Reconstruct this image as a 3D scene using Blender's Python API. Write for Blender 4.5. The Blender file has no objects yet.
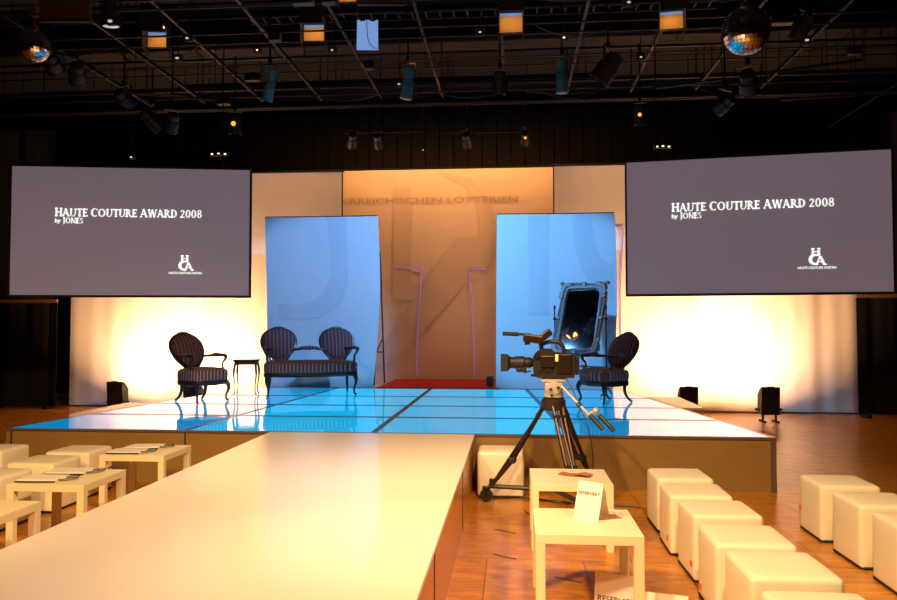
import bpy, bmesh, math, random
from mathutils import Vector, Matrix, Euler
random.seed(7)
R = math.radians
PI = math.pi
C = bpy.context.scene.collection
scene = bpy.context.scene

# ------------------------------------------------------------------ camera
cd = bpy.data.cameras.new('camera')
cam = bpy.data.objects.new('camera', cd); C.objects.link(cam)
cam.location = (0, 0, 1.52)
cam.rotation_euler = (R(92.01), 0, R(4.94))
cd.sensor_width = 36.0
cd.lens = 740.0 / 897.0 * 36.0
cd.clip_end = 100
scene.camera = cam

# ------------------------------------------------------------------ world and exposure
w = bpy.data.worlds.new('dark_studio'); scene.world = w; w.use_nodes = True
w.node_tree.nodes['Background'].inputs[0].default_value = (1.0, 0.62, 0.5, 1)
w.node_tree.nodes['Background'].inputs[1].default_value = 0.004
vs = scene.view_settings
vs.view_transform = 'Standard'; vs.look = 'None'; vs.gamma = 1.0; vs.use_curve_mapping = False
vs.exposure = 0.0

# ------------------------------------------------------------------ lights
WARM = (1.0, 0.62, 0.29)
def aim(o, target):
    o.rotation_euler = (Vector(target) - o.location).to_track_quat('-Z', 'Y').to_euler()
def area(name, loc, target, power, color, sx, sy=None, spread=180):
    l = bpy.data.lights.new(name, 'AREA'); l.energy = power; l.color = color
    l.shape = 'RECTANGLE'; l.size = sx; l.size_y = sy or sx; l.spread = R(spread)
    o = bpy.data.objects.new(name, l); C.objects.link(o); o.location = loc; aim(o, target); return o
def spot(name, loc, target, power, color, angle, blend=0.6, radius=0.08):
    l = bpy.data.lights.new(name, 'SPOT'); l.energy = power; l.color = color
    l.spot_size = R(angle); l.spot_blend = blend; l.shadow_soft_size = radius
    o = bpy.data.objects.new(name, l); C.objects.link(o); o.location = loc; aim(o, target); return o
# tungsten house lights over the audience, behind and above the camera, then two added fills
spot('house_spot', (-2.2, 0.2, 5.0), (-1.9, 4.9, 0.3), 540, (1.0, 0.62, 0.33), 76, 0.8, 0.15)
spot('house_spot', (-3.4, 1.2, 5.0), (1.8, 4.9, 0.2), 1900, WARM, 56, 0.9, 0.15)
spot('house_spot', (2.6, 1.0, 5.0), (-3.5, 5.7, 0.3), 2300, WARM, 54, 0.9, 0.15)
spot('house_spot', (0.8, 1.6, 5.0), (0.9, 5.2, 0.0), 1150, WARM, 62, 0.9, 0.15)
spot('house_spot', (-3.2, -0.4, 4.4), (-3.7, 4.9, 0.1), 1150, (1.0, 0.56, 0.18), 42, 0.8, 0.15)  # added fill to brighten the left tables and poufs, not a known lamp
spot('runway_fill', (-1.3, 3.4, 5.0), (-1.3, 6.6, 0.4), 560, (1.0, 0.66, 0.36), 50, 0.9, 0.15)  # added fill that lifts the far end of the runway
# warm wash from above on the tall centre banner
area('banner_wash', (-1.2, 13.4, 4.95), (-1.2, 14.1, 3.7), 56, (1.0, 0.47, 0.15), 4.2, 0.12)
area('curtain_wash', (-4.0, 12.9, 4.95), (-4.0, 13.5, 4.0), 4, (1.0, 0.5, 0.3), 1.6, 0.1)
area('curtain_wash', (1.6, 12.9, 4.95), (1.6, 13.45, 4.0), 4, (1.0, 0.5, 0.3), 1.6, 0.1)
spot('banner_spot', (-1.2, 9.0, 4.9), (-1.25, 14.1, 3.5), 60, (1.0, 0.34, 0.12), 24, 0.8, 0.1)
# blue spots on the two free-standing panels
spot('blue_spot', (-0.1, 8.6, 4.7), (-3.15, 12.1, 2.0), 1240, (0.20, 0.43, 0.89), 38, 0.5, 0.1)
spot('blue_spot', (-2.4, 8.6, 4.7), (0.7, 12.1, 2.0), 1700, (0.15, 0.45, 0.90), 38, 0.5, 0.1)

# ------------------------------------------------------------------ helpers
def mat(name, col, rough=0.5, metal=0.0, emit=None, es=0.0, noise=0.0, nscale=20.0, bump=0.0, bscale=60.0, spec=0.5, coat=0.0, trans=0.0):
    m = bpy.data.materials.new(name); m.use_nodes = True
    nt = m.node_tree; b = nt.nodes['Principled BSDF']
    c = (col[0], col[1], col[2], 1)
    b.inputs['Base Color'].default_value = c
    b.inputs['Roughness'].default_value = rough
    b.inputs['Metallic'].default_value = metal
    b.inputs['Specular IOR Level'].default_value = spec
    b.inputs['Coat Weight'].default_value = coat
    b.inputs['Transmission Weight'].default_value = trans
    if emit:
        b.inputs['Emission Color'].default_value = (emit[0], emit[1], emit[2], 1)
        b.inputs['Emission Strength'].default_value = es
    tc = nt.nodes.new('ShaderNodeTexCoord')
    if noise > 0:
        n = nt.nodes.new('ShaderNodeTexNoise'); n.inputs['Scale'].default_value = nscale; n.inputs['Detail'].default_value = 4
        nt.links.new(tc.outputs['Object'], n.inputs['Vector'])
        mx = nt.nodes.new('ShaderNodeMix'); mx.data_type = 'RGBA'
        mx.inputs['A'].default_value = tuple(v*(1-noise) for v in col) + (1,)
        mx.inputs['B'].default_value = tuple(min(1, v*(1+noise)) for v in col) + (1,)
        nt.links.new(n.outputs['Fac'], mx.inputs['Factor'])
        nt.links.new(mx.outputs['Result'], b.inputs['Base Color'])
    if bump > 0:
        n2 = nt.nodes.new('ShaderNodeTexNoise'); n2.inputs['Scale'].default_value = bscale; n2.inputs['Detail'].default_value = 3
        nt.links.new(tc.outputs['Object'], n2.inputs['Vector'])
        bp = nt.nodes.new('ShaderNodeBump'); bp.inputs['Strength'].default_value = bump; bp.inputs['Distance'].default_value = 0.01
        nt.links.new(n2.outputs['Fac'], bp.inputs['Height'])
        nt.links.new(bp.outputs['Normal'], b.inputs['Normal'])
    return m

class MB:
    """collects shapes and links them as one mesh object"""
    def __init__(s): s.bm = bmesh.new(); s.M = Matrix.Identity(4)
    def v(s, p): return s.bm.verts.new(s.M @ Vector(p))
    def loft(s, rings, cap=True, closed=False):
        vr = [[s.v(p) for p in r] for r in rings]
        n = len(vr[0]); k = len(vr)
        for i in range(k if closed else k-1):
            a, b = vr[i], vr[(i+1) % k]
            for j in range(n):
                try: s.bm.faces.new((a[j], a[(j+1) % n], b[(j+1) % n], b[j]))
                except ValueError: pass
        if cap and not closed:
            s.bm.faces.new(list(reversed(vr[0]))); s.bm.faces.new(vr[-1])
        return s
    def box(s, c, d, bevel=0.0, seg=2, rot=None):
        M = Matrix.Translation(Vector(c)) @ (rot.to_4x4() if rot else Matrix.Identity(4))
        r = bmesh.ops.create_cube(s.bm, size=1.0)
        vs_ = r['verts']
        for q in vs_: q.co = Vector((q.co.x*d[0], q.co.y*d[1], q.co.z*d[2]))
        if bevel > 0:
            es = list({e for q in vs_ for e in q.link_edges})
            rr = bmesh.ops.bevel(s.bm, geom=es, offset=bevel, segments=seg, affect='EDGES', profile=0.5)
            vs_ = list({q for f in rr['faces'] for q in f.verts} | {q for q in vs_ if q.is_valid})
        for q in vs_: q.co = s.M @ (M @ q.co)
        return s
    def span(s, a, b, bevel=0.0):
        return s.box([(a[i]+b[i])/2 for i in range(3)], [abs(b[i]-a[i]) for i in range(3)], bevel)
    def tube(s, pts, rad, seg=8, closed=False, flat=1.0):
        pts = [Vector(p) for p in pts]; n = len(pts)
        if not isinstance(rad, (list, tuple)): rad = [rad]*n
        rings = []; up = None
        for i, p in enumerate(pts):
            if closed: t = pts[(i+1) % n] - pts[i-1]
            else: t = pts[min(i+1, n-1)] - pts[max(i-1, 0)]
            t.normalize()
            if up is None:
                up = Vector((0, 0, 1)) if abs(t.z) < 0.9 else Vector((1, 0, 0))
            u = t.cross(up)
            if u.length < 1e-4: u = t.cross(Vector((0, 1, 0)))
            u.normalize(); up = u.cross(t).normalized()
            rings.append([p + (u*math.cos(a)*rad[i] + up*math.sin(a)*rad[i]*flat) for a in [2*PI*k/seg for k in range(seg)]])
        return s.loft(rings, True, closed)
    def rod(s, a, b, r, seg=10, r2=None): return s.tube([a, b], [r, r if r2 is None else r2], seg)
    def lathe(s, prof, seg=20, axis='z', c=(0, 0, 0)):
        rings = []
        for r, h in prof:
            ring = []
            for k in range(seg):
                a = 2*PI*k/seg; x, y = math.cos(a)*r, math.sin(a)*r
                p = (x, y, h) if axis == 'z' else ((h, x, y) if axis == 'x' else (y, h, x))
                ring.append((p[0]+c[0], p[1]+c[1], p[2]+c[2]))
            rings.append(ring)
        return s.loft(rings)
    def ball(s, c, r, seg=12, sc=(1, 1, 1)):
        n = max(4, seg//2)
        return s.loft([[(c[0]+math.cos(2*PI*k/seg)*math.sin(PI*i/n)*r*sc[0], c[1]+math.sin(2*PI*k/seg)*math.sin(PI*i/n)*r*sc[1], c[2]-math.cos(PI*i/n)*r*sc[2]) for k in range(seg)] for i in [0.04]+list(range(1, n))+[n-0.04]])
    def prism(s, poly, t, fn):
        """poly of (u,v), thickness t along w, fn(u,v,w) -> point"""
        return s.loft([[fn(u, v, 0) for u, v in poly], [fn(u, v, t) for u, v in poly]])
    def build(s, name, m, parent=None, smooth=False, label=None):
        bmesh.ops.remove_doubles(s.bm, verts=s.bm.verts, dist=1e-6)
        bmesh.ops.recalc_face_normals(s.bm, faces=s.bm.faces)
        me = bpy.data.meshes.new(name); s.bm.to_mesh(me); s.bm.free()
        me.materials.append(m)
        if smooth:
            for p in me.polygons: p.use_smooth = True
            try: me.set_sharp_from_angle(angle=R(38))
            except Exception: pass
        o = bpy.data.objects.new(name, me); C.objects.link(o)
        if parent: o.parent = parent
        if label: o['label'] = label
        return o

def smooth_path(pts, k=5, closed=False):
    P = [Vector(p) for p in pts]; n = len(P); out = []
    rng = n if closed else n-1
    for i in range(rng):
        p0 = P[i-1] if (closed or i > 0) else P[0]; p1 = P[i]; p2 = P[(i+1) % n]
        p3 = P[(i+2) % n] if (closed or i+2 < n) else P[-1]
        for j in range(k):
            t = j/k
            out.append(0.5*((2*p1) + (p2-p0)*t + (2*p0-5*p1+4*p2-p3)*t*t + (3*p1-p0-3*p2+p3)*t**3))
    if not closed: out.append(P[-1])
    return out
def lerp_list(vals, n):
    out = []
    for i in range(n):
        t = i/(n-1)*(len(vals)-1); a = int(min(t, len(vals)-2)); out.append(vals[a]+(vals[a+1]-vals[a])*(t-a))
    return out

def thing(name, label, cat, loc=(0, 0, 0), rotz=0, group=None):
    o = bpy.data.objects.new(name, None); C.objects.link(o); o.empty_display_size = 0.1
    o.location = loc; o.rotation_euler = (0, 0, rotz); o['label'] = label; o['category'] = cat
    if group: o['group'] = group
    return o
def tag(o, label, cat, group=None, kind=None):
    o['label'] = label; o['category'] = cat
    if group: o['group'] = group
    if kind: o['kind'] = kind
    return o
def struct(o, label=None, cat=None):
    o['kind'] = 'structure'
    if label: o['label'] = label
    if cat: o['category'] = cat
    return o
def dup(root, loc, rotz=0, label=None, group=None):
    r = root.copy(); C.objects.link(r); r.location = loc; r.rotation_euler = (0, 0, rotz)
    if label: r['label'] = label
    if group: r['group'] = group
    for ch in list(root.children):
        c = ch.copy(); C.objects.link(c); c.parent = r
        for g in list(ch.children):
            d = g.copy(); C.objects.link(d); d.parent = c
    return r
def text_mesh(name, s, m, parent, x0, x1, z0, z1, y, bold=0.0, label=None, depth=0.002, M=None):
    """lettering fitted into a rectangle of the local xz plane, facing -y"""
    cu = bpy.data.curves.new('lettering', 'FONT'); cu.body = s; cu.size = 1; cu.offset = bold; cu.extrude = 0.01
    t = bpy.data.objects.new('lettering', cu); C.objects.link(t)
    dg = bpy.context.evaluated_depsgraph_get(); dg.update()
    me = bpy.data.meshes.new_from_object(t.evaluated_get(dg))
    bpy.data.objects.remove(t); bpy.data.curves.remove(cu)
    xs = [v.co.x for v in me.vertices]; ys = [v.co.y for v in me.vertices]
    ax, bx, ay, by = min(xs), max(xs), min(ys), max(ys)
    for v in me.vertices:
        p = Vector((x0+(v.co.x-ax)/(bx-ax)*(x1-x0), y-(v.co.z/0.01)*depth*0.5, z0+(v.co.y-ay)/(by-ay)*(z1-z0)))
        v.co = M @ p if M else p
    me.materials.clear(); me.materials.append(m); me.name = name
    o = bpy.data.objects.new(name, me); C.objects.link(o); o.parent = parent
    if label: o['label'] = label
    return o
ORD = ['first', 'second', 'third', 'fourth', 'fifth', 'sixth', 'seventh', 'eighth', 'ninth', 'tenth', 'eleventh', 'twelfth', 'thirteenth', 'fourteenth']
# a point of the place for a pixel, used to measure where high things hang: plane at distance y
def at(px, py, Y):
    x = (px-448.5)/740.0; z = (300-py)/740.0; a = R(2.01); b = R(4.94)
    f = math.cos(a)-z*math.sin(a); u = math.sin(a)+z*math.cos(a)
    dx = x*math.cos(b)-f*math.sin(b); dy = x*math.sin(b)+f*math.cos(b)
    t = Y/dy
    return Vector((dx*t, Y, 1.52+u*t))

# ------------------------------------------------------------------ materials
M_ = {}
M_['black'] = mat('matt_black', (0.012, 0.010, 0.010), 0.7, noise=0.2)
M_['curtain_black'] = mat('black_molton', (0.010, 0.009, 0.012), 0.95, noise=0.3, bump=0.3)
M_['steel'] = mat('dark_grid_steel', (0.012, 0.010, 0.016), 0.5, 0.6, noise=0.3)  # violet cast of the stage light is mixed into the steel colour
M_['steel_light'] = mat('violet_grid_steel', (0.017, 0.013, 0.021), 0.45, 0.5, noise=0.3)  # same steel, lighter, with the stage light painted in as violet
M_['duct'] = mat('duct_metal', (0.005, 0.004, 0.008), 0.55, 0.3, noise=0.3, nscale=5)  # violet tint stands in for stage light on the ducts
M_['plastic'] = mat('black_plastic', (0.02, 0.017, 0.015), 0.42, noise=0.2)
M_['cam'] = mat('camera_black', (0.012, 0.009, 0.007), 0.5, noise=0.2)
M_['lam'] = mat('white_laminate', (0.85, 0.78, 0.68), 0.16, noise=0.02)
M_['lack'] = mat('birch_laminate', (0.85, 0.76, 0.50), 0.4, noise=0.04, nscale=6)
M_['leather'] = mat('cream_leatherette', (0.86, 0.79, 0.60), 0.48, noise=0.03, bump=0.15, bscale=140)
M_['paper'] = mat('white_paper', (0.84, 0.80, 0.72), 0.8, noise=0.02)
M_['ink'] = mat('black_ink', (0.03, 0.02, 0.02), 0.8)
M_['wood'] = mat('dark_carved_wood', (0.035, 0.018, 0.014), 0.35, noise=0.3, nscale=30, coat=0.3)
M_['silver'] = mat('silver_leaf', (0.24, 0.19, 0.19), 0.42, 0.3, noise=0.4, nscale=35, bump=0.8, bscale=60)
M_['glass_dark'] = mat('mirror_glass', (0.55, 0.55, 0.58), 0.03, 1.0, noise=0.02)
M_['iron'] = mat('wrought_iron', (0.03, 0.03, 0.05), 0.5, 0.4)
M_['tripod'] = mat('tripod_aluminium', (0.05, 0.03, 0.02), 0.35, 0.7, noise=0.2)
M_['head'] = mat('fluid_head_grey', (0.55, 0.5, 0.45), 0.45, 0.2, noise=0.15, nscale=30)
M_['riser'] = mat('stage_riser_board', (0.255, 0.155, 0.045), 0.42, noise=0.1, nscale=8)
M_['red'] = mat('red_carpet_pile', (0.55, 0.012, 0.008), 0.95, noise=0.2, nscale=200, bump=0.4, bscale=300)
M_['tape'] = mat('black_floor_tape', (0.03, 0.015, 0.01), 0.6)
M_['sticker'] = mat('orange_sticker', (0.8, 0.12, 0.03), 0.5)
M_['batten'] = mat('pine_batten', (0.42, 0.22, 0.1), 0.6, noise=0.2)
M_['wall'] = mat('dark_studio_wall', (0.022, 0.014, 0.012), 0.9, noise=0.3, nscale=3)
M_['ceil'] = mat('dark_studio_ceiling', (0.004, 0.003, 0.004), 0.9, noise=0.3, nscale=3)

def cloth(name, col, var=0.04):
    m = mat(name, col, 0.9, noise=var, nscale=2.5, bump=0.12, bscale=250); return m
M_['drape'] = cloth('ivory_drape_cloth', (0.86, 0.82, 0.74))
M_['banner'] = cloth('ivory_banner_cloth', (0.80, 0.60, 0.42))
M_['panel'] = cloth('pale_blue_panel_cloth', (0.76, 0.80, 0.88))
M_['print_b'] = cloth('banner_print', (0.71, 0.52, 0.355))
M_['print_t'] = cloth('banner_letter_print', (0.56, 0.40, 0.26))
M_['print_p'] = cloth('panel_print', (0.67, 0.72, 0.82))

def striped(name, a, b, freq, axis):
    m = mat(name, a, 0.8, bump=0.2, bscale=200)
    nt = m.node_tree; bs = nt.nodes['Principled BSDF']
    tc = nt.nodes.new('ShaderNodeTexCoord'); sp = nt.nodes.new('ShaderNodeSeparateXYZ')
    nt.links.new(tc.outputs['Object'], sp.inputs[0])
    mu = nt.nodes.new('ShaderNodeMath'); mu.operation = 'MULTIPLY'; mu.inputs[1].default_value = freq
    src = sp.outputs['Y']
    if axis == 'diag':
        ad = nt.nodes.new('ShaderNodeMath'); ad.operation = 'ADD'
        nt.links.new(sp.outputs['X'], ad.inputs[0]); nt.links.new(sp.outputs['Y'], ad.inputs[1]); src = ad.outputs[0]
    nt.links.new(src, mu.inputs[0])
    fr = nt.nodes.new('ShaderNodeMath'); fr.operation = 'FRACT'; nt.links.new(mu.outputs[0], fr.inputs[0])
    ra = nt.nodes.new('ShaderNodeValToRGB'); ra.color_ramp.interpolation = 'CONSTANT'
    e = ra.color_ramp.elements
    e[0].position = 0; e[0].color = (*a, 1); e[1].position = 0.55; e[1].color = (*b, 1)
    x = e.new(0.72); x.color = (*a, 1); x = e.new(0.8); x.color = (*b, 1); x = e.new(0.86); x.color = (*a, 1)
    nt.links.new(fr.outputs[0], ra.inputs[0]); nt.links.new(ra.outputs[0], bs.inputs['Base Color'])
    return m
M_['stripe'] = striped('striped_upholstery', (0.065, 0.025, 0.03), (0.22, 0.12, 0.13), 18, 'y')
M_['stripe_lit'] = striped('lit_striped_upholstery', (0.12, 0.07, 0.09), (0.50, 0.42, 0.50), 18, 'diag')  # paler, bluer stripes: stage light from below put into the colour

# orange panelled wood floor: big boards with thin joints and swirling grain
def floor_mat():
    m = mat('orange_wood_panel_floor', (0.5, 0.2, 0.06), 0.28)
    nt = m.node_tree; L = nt.links; bs = nt.nodes['Principled BSDF']
    tc = nt.nodes.new('ShaderNodeTexCoord')
    mp = nt.nodes.new('ShaderNodeMapping'); mp.inputs['Location'].default_value = (0.17, 0.1, 0)
    L.new(tc.outputs['Object'], mp.inputs[0])
    br = nt.nodes.new('ShaderNodeTexBrick'); br.offset = 0.5
    br.inputs['Scale'].default_value = 1.0; br.inputs['Brick Width'].default_value = 0.62; br.inputs['Row Height'].default_value = 1.25
    br.inputs['Mortar Size'].default_value = 0.003; br.inputs['Mortar Smooth'].default_value = 0.1
    br.inputs['Color1'].default_value = (0.60, 0.27, 0.028, 1); br.inputs['Color2'].default_value = (0.50, 0.205, 0.020, 1)
    br.inputs['Mortar'].default_value = (0.12, 0.035, 0.01, 1)
    L.new(mp.outputs[0], br.inputs['Vector'])
    sc = nt.nodes.new('ShaderNodeMapping'); sc.inputs['Scale'].default_value = (2.2, 9.0, 1); sc.inputs['Rotation'].default_value = (0, 0, R(18))
    L.new(tc.outputs['Object'], sc.inputs[0])
    n = nt.nodes.new('ShaderNodeTexNoise'); n.inputs['Scale'].default_value = 1.6; n.inputs['Detail'].default_value = 7; n.inputs['Distortion'].default_value = 1.4
    L.new(sc.outputs[0], n.inputs['Vector'])
    ra = nt.nodes.new('ShaderNodeValToRGB'); e = ra.color_ramp.elements
    e[0].position = 0.3; e[0].color = (0.62, 0.5, 0.42, 1); e[1].position = 0.68; e[1].color = (1.15, 1.1, 1.0, 1)
    L.new(n.outputs['Fac'], ra.inputs[0])
    mx = nt.nodes.new('ShaderNodeMix'); mx.data_type = 'RGBA'; mx.blend_type = 'MULTIPLY'; mx.inputs['Factor'].default_value = 1.0
    L.new(br.outputs['Color'], mx.inputs['A']); L.new(ra.outputs[0], mx.inputs['B'])
    L.new(mx.outputs['Result'], bs.inputs['Base Color'])
    return m
M_['floor'] = floor_mat()
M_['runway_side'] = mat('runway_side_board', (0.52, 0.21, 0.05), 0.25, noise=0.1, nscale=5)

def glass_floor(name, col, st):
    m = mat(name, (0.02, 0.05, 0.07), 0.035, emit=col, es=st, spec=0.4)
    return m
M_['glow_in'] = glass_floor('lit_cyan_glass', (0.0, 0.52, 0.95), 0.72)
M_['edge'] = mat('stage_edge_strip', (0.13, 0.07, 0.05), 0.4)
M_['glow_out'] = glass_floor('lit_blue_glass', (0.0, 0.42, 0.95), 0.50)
M_['seam'] = mat('stage_joint', (0.03, 0.03, 0.05), 0.25, spec=0.3)
# ================================================================== THE SETTING
FX0, FX1, FY0, FY1, CZ = -11.5, 9.5, -3.5, 16.0, 6.2
struct(MB().span((FX0, FY0, -0.1), (FX1, FY1, 0)).build('floor', M_['floor']), 'orange brown wood panel floor', 'floor')
struct(MB().span((FX0, FY0, CZ), (FX1, FY1, CZ+0.1)).build('ceiling', M_['ceil']), 'dark studio ceiling above the lighting grid', 'ceiling')
struct(MB().span((FX0-0.1, FY0, 0), (FX0, FY1, CZ)).build('wall_left', M_['wall']), 'dark left wall', 'wall')
struct(MB().span((FX1, FY0, 0), (FX1+0.1, FY1, CZ)).build('wall_right', M_['wall']), 'dark right wall', 'wall')
struct(MB().span((FX0, FY1, 0), (FX1, FY1+0.1, CZ)).build('wall_back', M_['wall']), 'dark back wall', 'wall')
struct(MB().span((FX0, FY0-0.1, 0), (FX1, FY0, CZ)).build('wall_front', M_['wall']), 'dark wall behind the audience', 'wall')

# ================================================================== STAGE (fans out towards the audience)
SC = -1.33
def hw(y, a, b): return a + (y-7.05)/(12.0-7.05)*(b-a)
def outer(y): return hw(y, 3.73, 3.09)
def seam(y): return hw(y, 1.87, 1.55)
stage = thing('stage', 'low stage with glowing blue glass top at the end of the runway', 'stage', (0, 0, 0))
b = MB()
b.loft([[(SC-outer(7.05), 7.05, z), (SC+outer(7.05), 7.05, z), (SC+outer(12.0), 12.0, z), (SC-outer(12.0), 12.0, z)] for z in (0.0, 0.485)])
b.build('riser', M_['riser'], stage)
rows = [7.06, 8.24, 9.43, 10.66, 11.99]
for i in range(4):
    y0, y1 = rows[i]+(0.065 if i else 0.008), rows[i+1]-(0.065 if i < 3 else 0.008)
    for k in range(4):
        def X(y, k_): return SC + (-outer(y)+0.01, -seam(y), 0.0, seam(y), outer(y)-0.01)[k_]
        g = 0.034
        ring = [(X(y0, k)+g, y0), (X(y0, k+1)-g, y0), (X(y1, k+1)-g, y1), (X(y1, k)+g, y1)]
        b = MB(); b.loft([[(x, y, z) for x, y in ring] for z in (0.4855, 0.5)])
        b.build('glass_panel', M_['glow_in'] if k in (1, 2) else M_['glow_out'], stage)
b = MB()
b.loft([[(SC-outer(7.05)+.002, 7.052, z), (SC+outer(7.05)-.002, 7.052, z), (SC+outer(12.0)-.002, 11.998, z), (SC-outer(12.0)+.002, 11.998, z)] for z in (0.4852, 0.4965)])
b.build('joint_grid', M_['seam'], stage)
b = MB(); b.span((SC-outer(7.05), 7.035, 0.478), (SC+outer(7.05), 7.05, 0.499)); b.build('edge_trim', M_['edge'], stage)
b = MB()
for x in (-3.2, -5.0, 2.36): b.span((x-0.006, 7.042, 0.0), (x+0.006, 7.05, 0.478))
b.build('riser_joint', M_['seam'], stage)
b = MB()
x = SC+outer(7.05); b.span((x-0.05, 7.038, 0.0), (x, 7.05, 0.478)); b.build('corner_strip', M_['edge'], stage)

# side platforms left and right of the stage
for sx, nm in ((1, 'right'), (-1, 'left')):
    p = thing('side_platform', 'small cream topped platform joined to the %s edge of the stage' % nm, 'platform', (0, 0, 0), 0, 'small platforms beside the stage')
    y0, y1 = (9.5, 10.9) if sx > 0 else (8.2, 9.5)
    xo = 2.38 if sx > 0 else -5.12
    def edge(y): return SC + sx*(outer(y)+0.006)
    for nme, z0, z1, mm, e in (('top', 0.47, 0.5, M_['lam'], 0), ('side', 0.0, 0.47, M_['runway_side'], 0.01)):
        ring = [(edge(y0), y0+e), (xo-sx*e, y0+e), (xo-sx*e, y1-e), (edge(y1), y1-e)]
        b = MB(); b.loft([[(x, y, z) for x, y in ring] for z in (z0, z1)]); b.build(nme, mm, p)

# ================================================================== RUNWAY
rw = thing('runway', 'long cream catwalk running from the foreground up to the stage', 'catwalk', (-1.35, 2.75, 0))
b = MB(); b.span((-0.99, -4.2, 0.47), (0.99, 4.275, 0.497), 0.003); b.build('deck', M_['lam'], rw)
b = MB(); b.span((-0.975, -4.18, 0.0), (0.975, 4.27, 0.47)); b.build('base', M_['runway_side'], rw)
b = MB()
for y in (-3.2, -1.2, 0.8, 2.8):
    b.span((0.975, y-0.004, 0.0), (0.979, y+0.004, 0.47)); b.span((-0.979, y-0.004, 0.0), (-0.975, y+0.004, 0.47))
b.build('side_joint', M_['seam'], rw)

# red carpet between the two panels
b = MB(); b.span((-2.23, 12.03, 0.0), (-0.22, 14.05, 0.505)); b.span((-2.235, 12.02, 0.48), (-0.215, 12.05, 0.515), 0.005)
tag(b.build('red_carpet', M_['red']), 'bright red carpeted step at the back between the two blue panels', 'carpet')

# ================================================================== DRAPES, BANNERS, PANELS
def drape(name, x0, x1, z0, z1, y, m, amp, label, cat='curtain', freq=9.0, edge=None, group=None, seed=0):
    b = MB(); n = int((x1-x0)/0.05)
    def yy(x, z):
        k = amp
        if edge: k = amp + edge[1]*max(0, 1-abs(x-edge[0])/1.4)
        return y + k*(math.sin(x*freq+seed)+0.5*math.sin(x*freq*2.3+1+seed))*(0.45+0.55*(z1-z)/(z1-z0))
    zs = [z0+(z1-z0)*i/10 for i in range(11)]
    fr = [[b.v((x0+(x1-x0)*i/n, yy(x0+(x1-x0)*i/n, z), z)) for i in range(n+1)] for z in zs]
    bk = [[b.v((x0+(x1-x0)*i/n, yy(x0+(x1-x0)*i/n, z)+0.012, z)) for i in range(n+1)] for z in zs]
    for g in (fr, bk):
        for j in range(10):
            for i in range(n): b.bm.faces.new((g[j][i], g[j][i+1], g[j+1][i+1], g[j+1][i]))
    for i in range(n):
        b.bm.faces.new((fr[0][i], fr[0][i+1], bk[0][i+1], bk[0][i])); b.bm.faces.new((fr[10][i], fr[10][i+1], bk[10][i+1], bk[10][i]))
    for j in range(10):
        b.bm.faces.new((fr[j][0], fr[j+1][0], bk[j+1][0], bk[j][0])); b.bm.faces.new((fr[j][n], fr[j+1][n], bk[j+1][n], bk[j][n]))
    o = b.build(name, m, None, True); tag(o, label, cat, group); return o
ld = drape('backdrop_curtain', -8.42, -3.14, 0.02, 4.40, 13.5, M_['drape'], 0.008, 'wide ivory backdrop curtain behind the left screen and the armchair', edge=(-8.4, 0.012), freq=7)
rd = drape('backdrop_curtain', 0.74, 5.98, 0.02, 4.42, 13.45, M_['drape'], 0.008, 'wide ivory backdrop curtain behind the right screen, lit from the floor', edge=(5.9, 0.022), freq=8, seed=2)
for o, x0, x1, z, y in ((ld, -8.45, -3.12, 4.40, 13.5), (rd, 0.72, 6.0, 4.42, 13.45)):
    b = MB(); b.rod((x0, y, z+0.015), (x1, y, z+0.015), 0.022); b.build('top_pipe', M_['steel'], o)
    b = MB(); xe = x1-0.03 if x1 < 0 else x0+0.03; b.rod((xe, y-0.02, 2.6), (xe, y-0.02, z), 0.012, 6); b.build('edge_hem', M_['steel'], o)
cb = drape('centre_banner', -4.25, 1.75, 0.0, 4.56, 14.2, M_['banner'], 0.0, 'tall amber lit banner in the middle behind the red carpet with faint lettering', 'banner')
b = MB(); b.rod((-4.3, 14.21, 4.58), (1.8, 14.21, 4.58), 0.02); [b.rod((x, 14.21, 4.58), (x, 14.21, CZ), 0.006, 5) for x in (-3.8, -1.2, 1.4)]; b.build('top_pipe', M_['steel'], cb)
t = text_mesh('printed_lettering', 'ÖSTERREICHISCHEN LOTTERIEN', M_['print_t'], cb, at(317, 199, 14.19).x, at(518, 199, 14.19).x, 3.90, 4.04, 14.176, 0.02, 'faint grey words ÖSTERREICHISCHEN LOTTERIEN')
def arc(cx, cz, rx, rz, a0, a1, n=18): return [(cx+rx*math.cos(R(a0+(a1-a0)*i/n)), cz+rz*math.sin(R(a0+(a1-a0)*i/n))) for i in range(n+1)]
def flat_shape(name, loops, m, parent, y, label=None, t=0.003, bow=None):
    b = MB()
    for lp in loops: b.loft([[(x, yy if bow is None else yy+bow(x, z), z) for x, z in lp] for yy in (y, y-t)])
    return b.build(name, m, parent, label=label)
def quadstrip(name, o_, i_, m, parent, y, label=None, bow=None):
    b = MB()
    f = lambda p, yy: (p[0], yy if bow is None else yy+bow(p[0], p[1]), p[1])
    b.loft([[f(o_[k], y), f(i_[k], y), f(i_[k], y-0.003), f(o_[k], y-0.003)] for k in range(len(o_))])
    return b.build(name, m, parent, label=label)
def pz(px, py, Y): p = at(px, py, Y); return (p.x, p.z)
Yc = 14.185
flat_shape('printed_stem', [[pz(393, 187, Yc), pz(411, 187, Yc), pz(411, 300, Yc), pz(393, 300, Yc)]], M_['print_b'], cb, Yc)
o_ = [pz(x, y, Yc) for x, y in [(440, 172), (470, 178), (487, 196), (496, 225), (494, 255), (480, 278), (455, 292), (411, 300)]]
i_ = [pz(x, y, Yc) for x, y in [(440, 176), (463, 184), (475, 200), (480, 225), (477, 250), (465, 268), (445, 280), (411, 285)]]
quadstrip('printed_bowl', o_, i_, M_['print_b'], cb, Yc)
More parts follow.
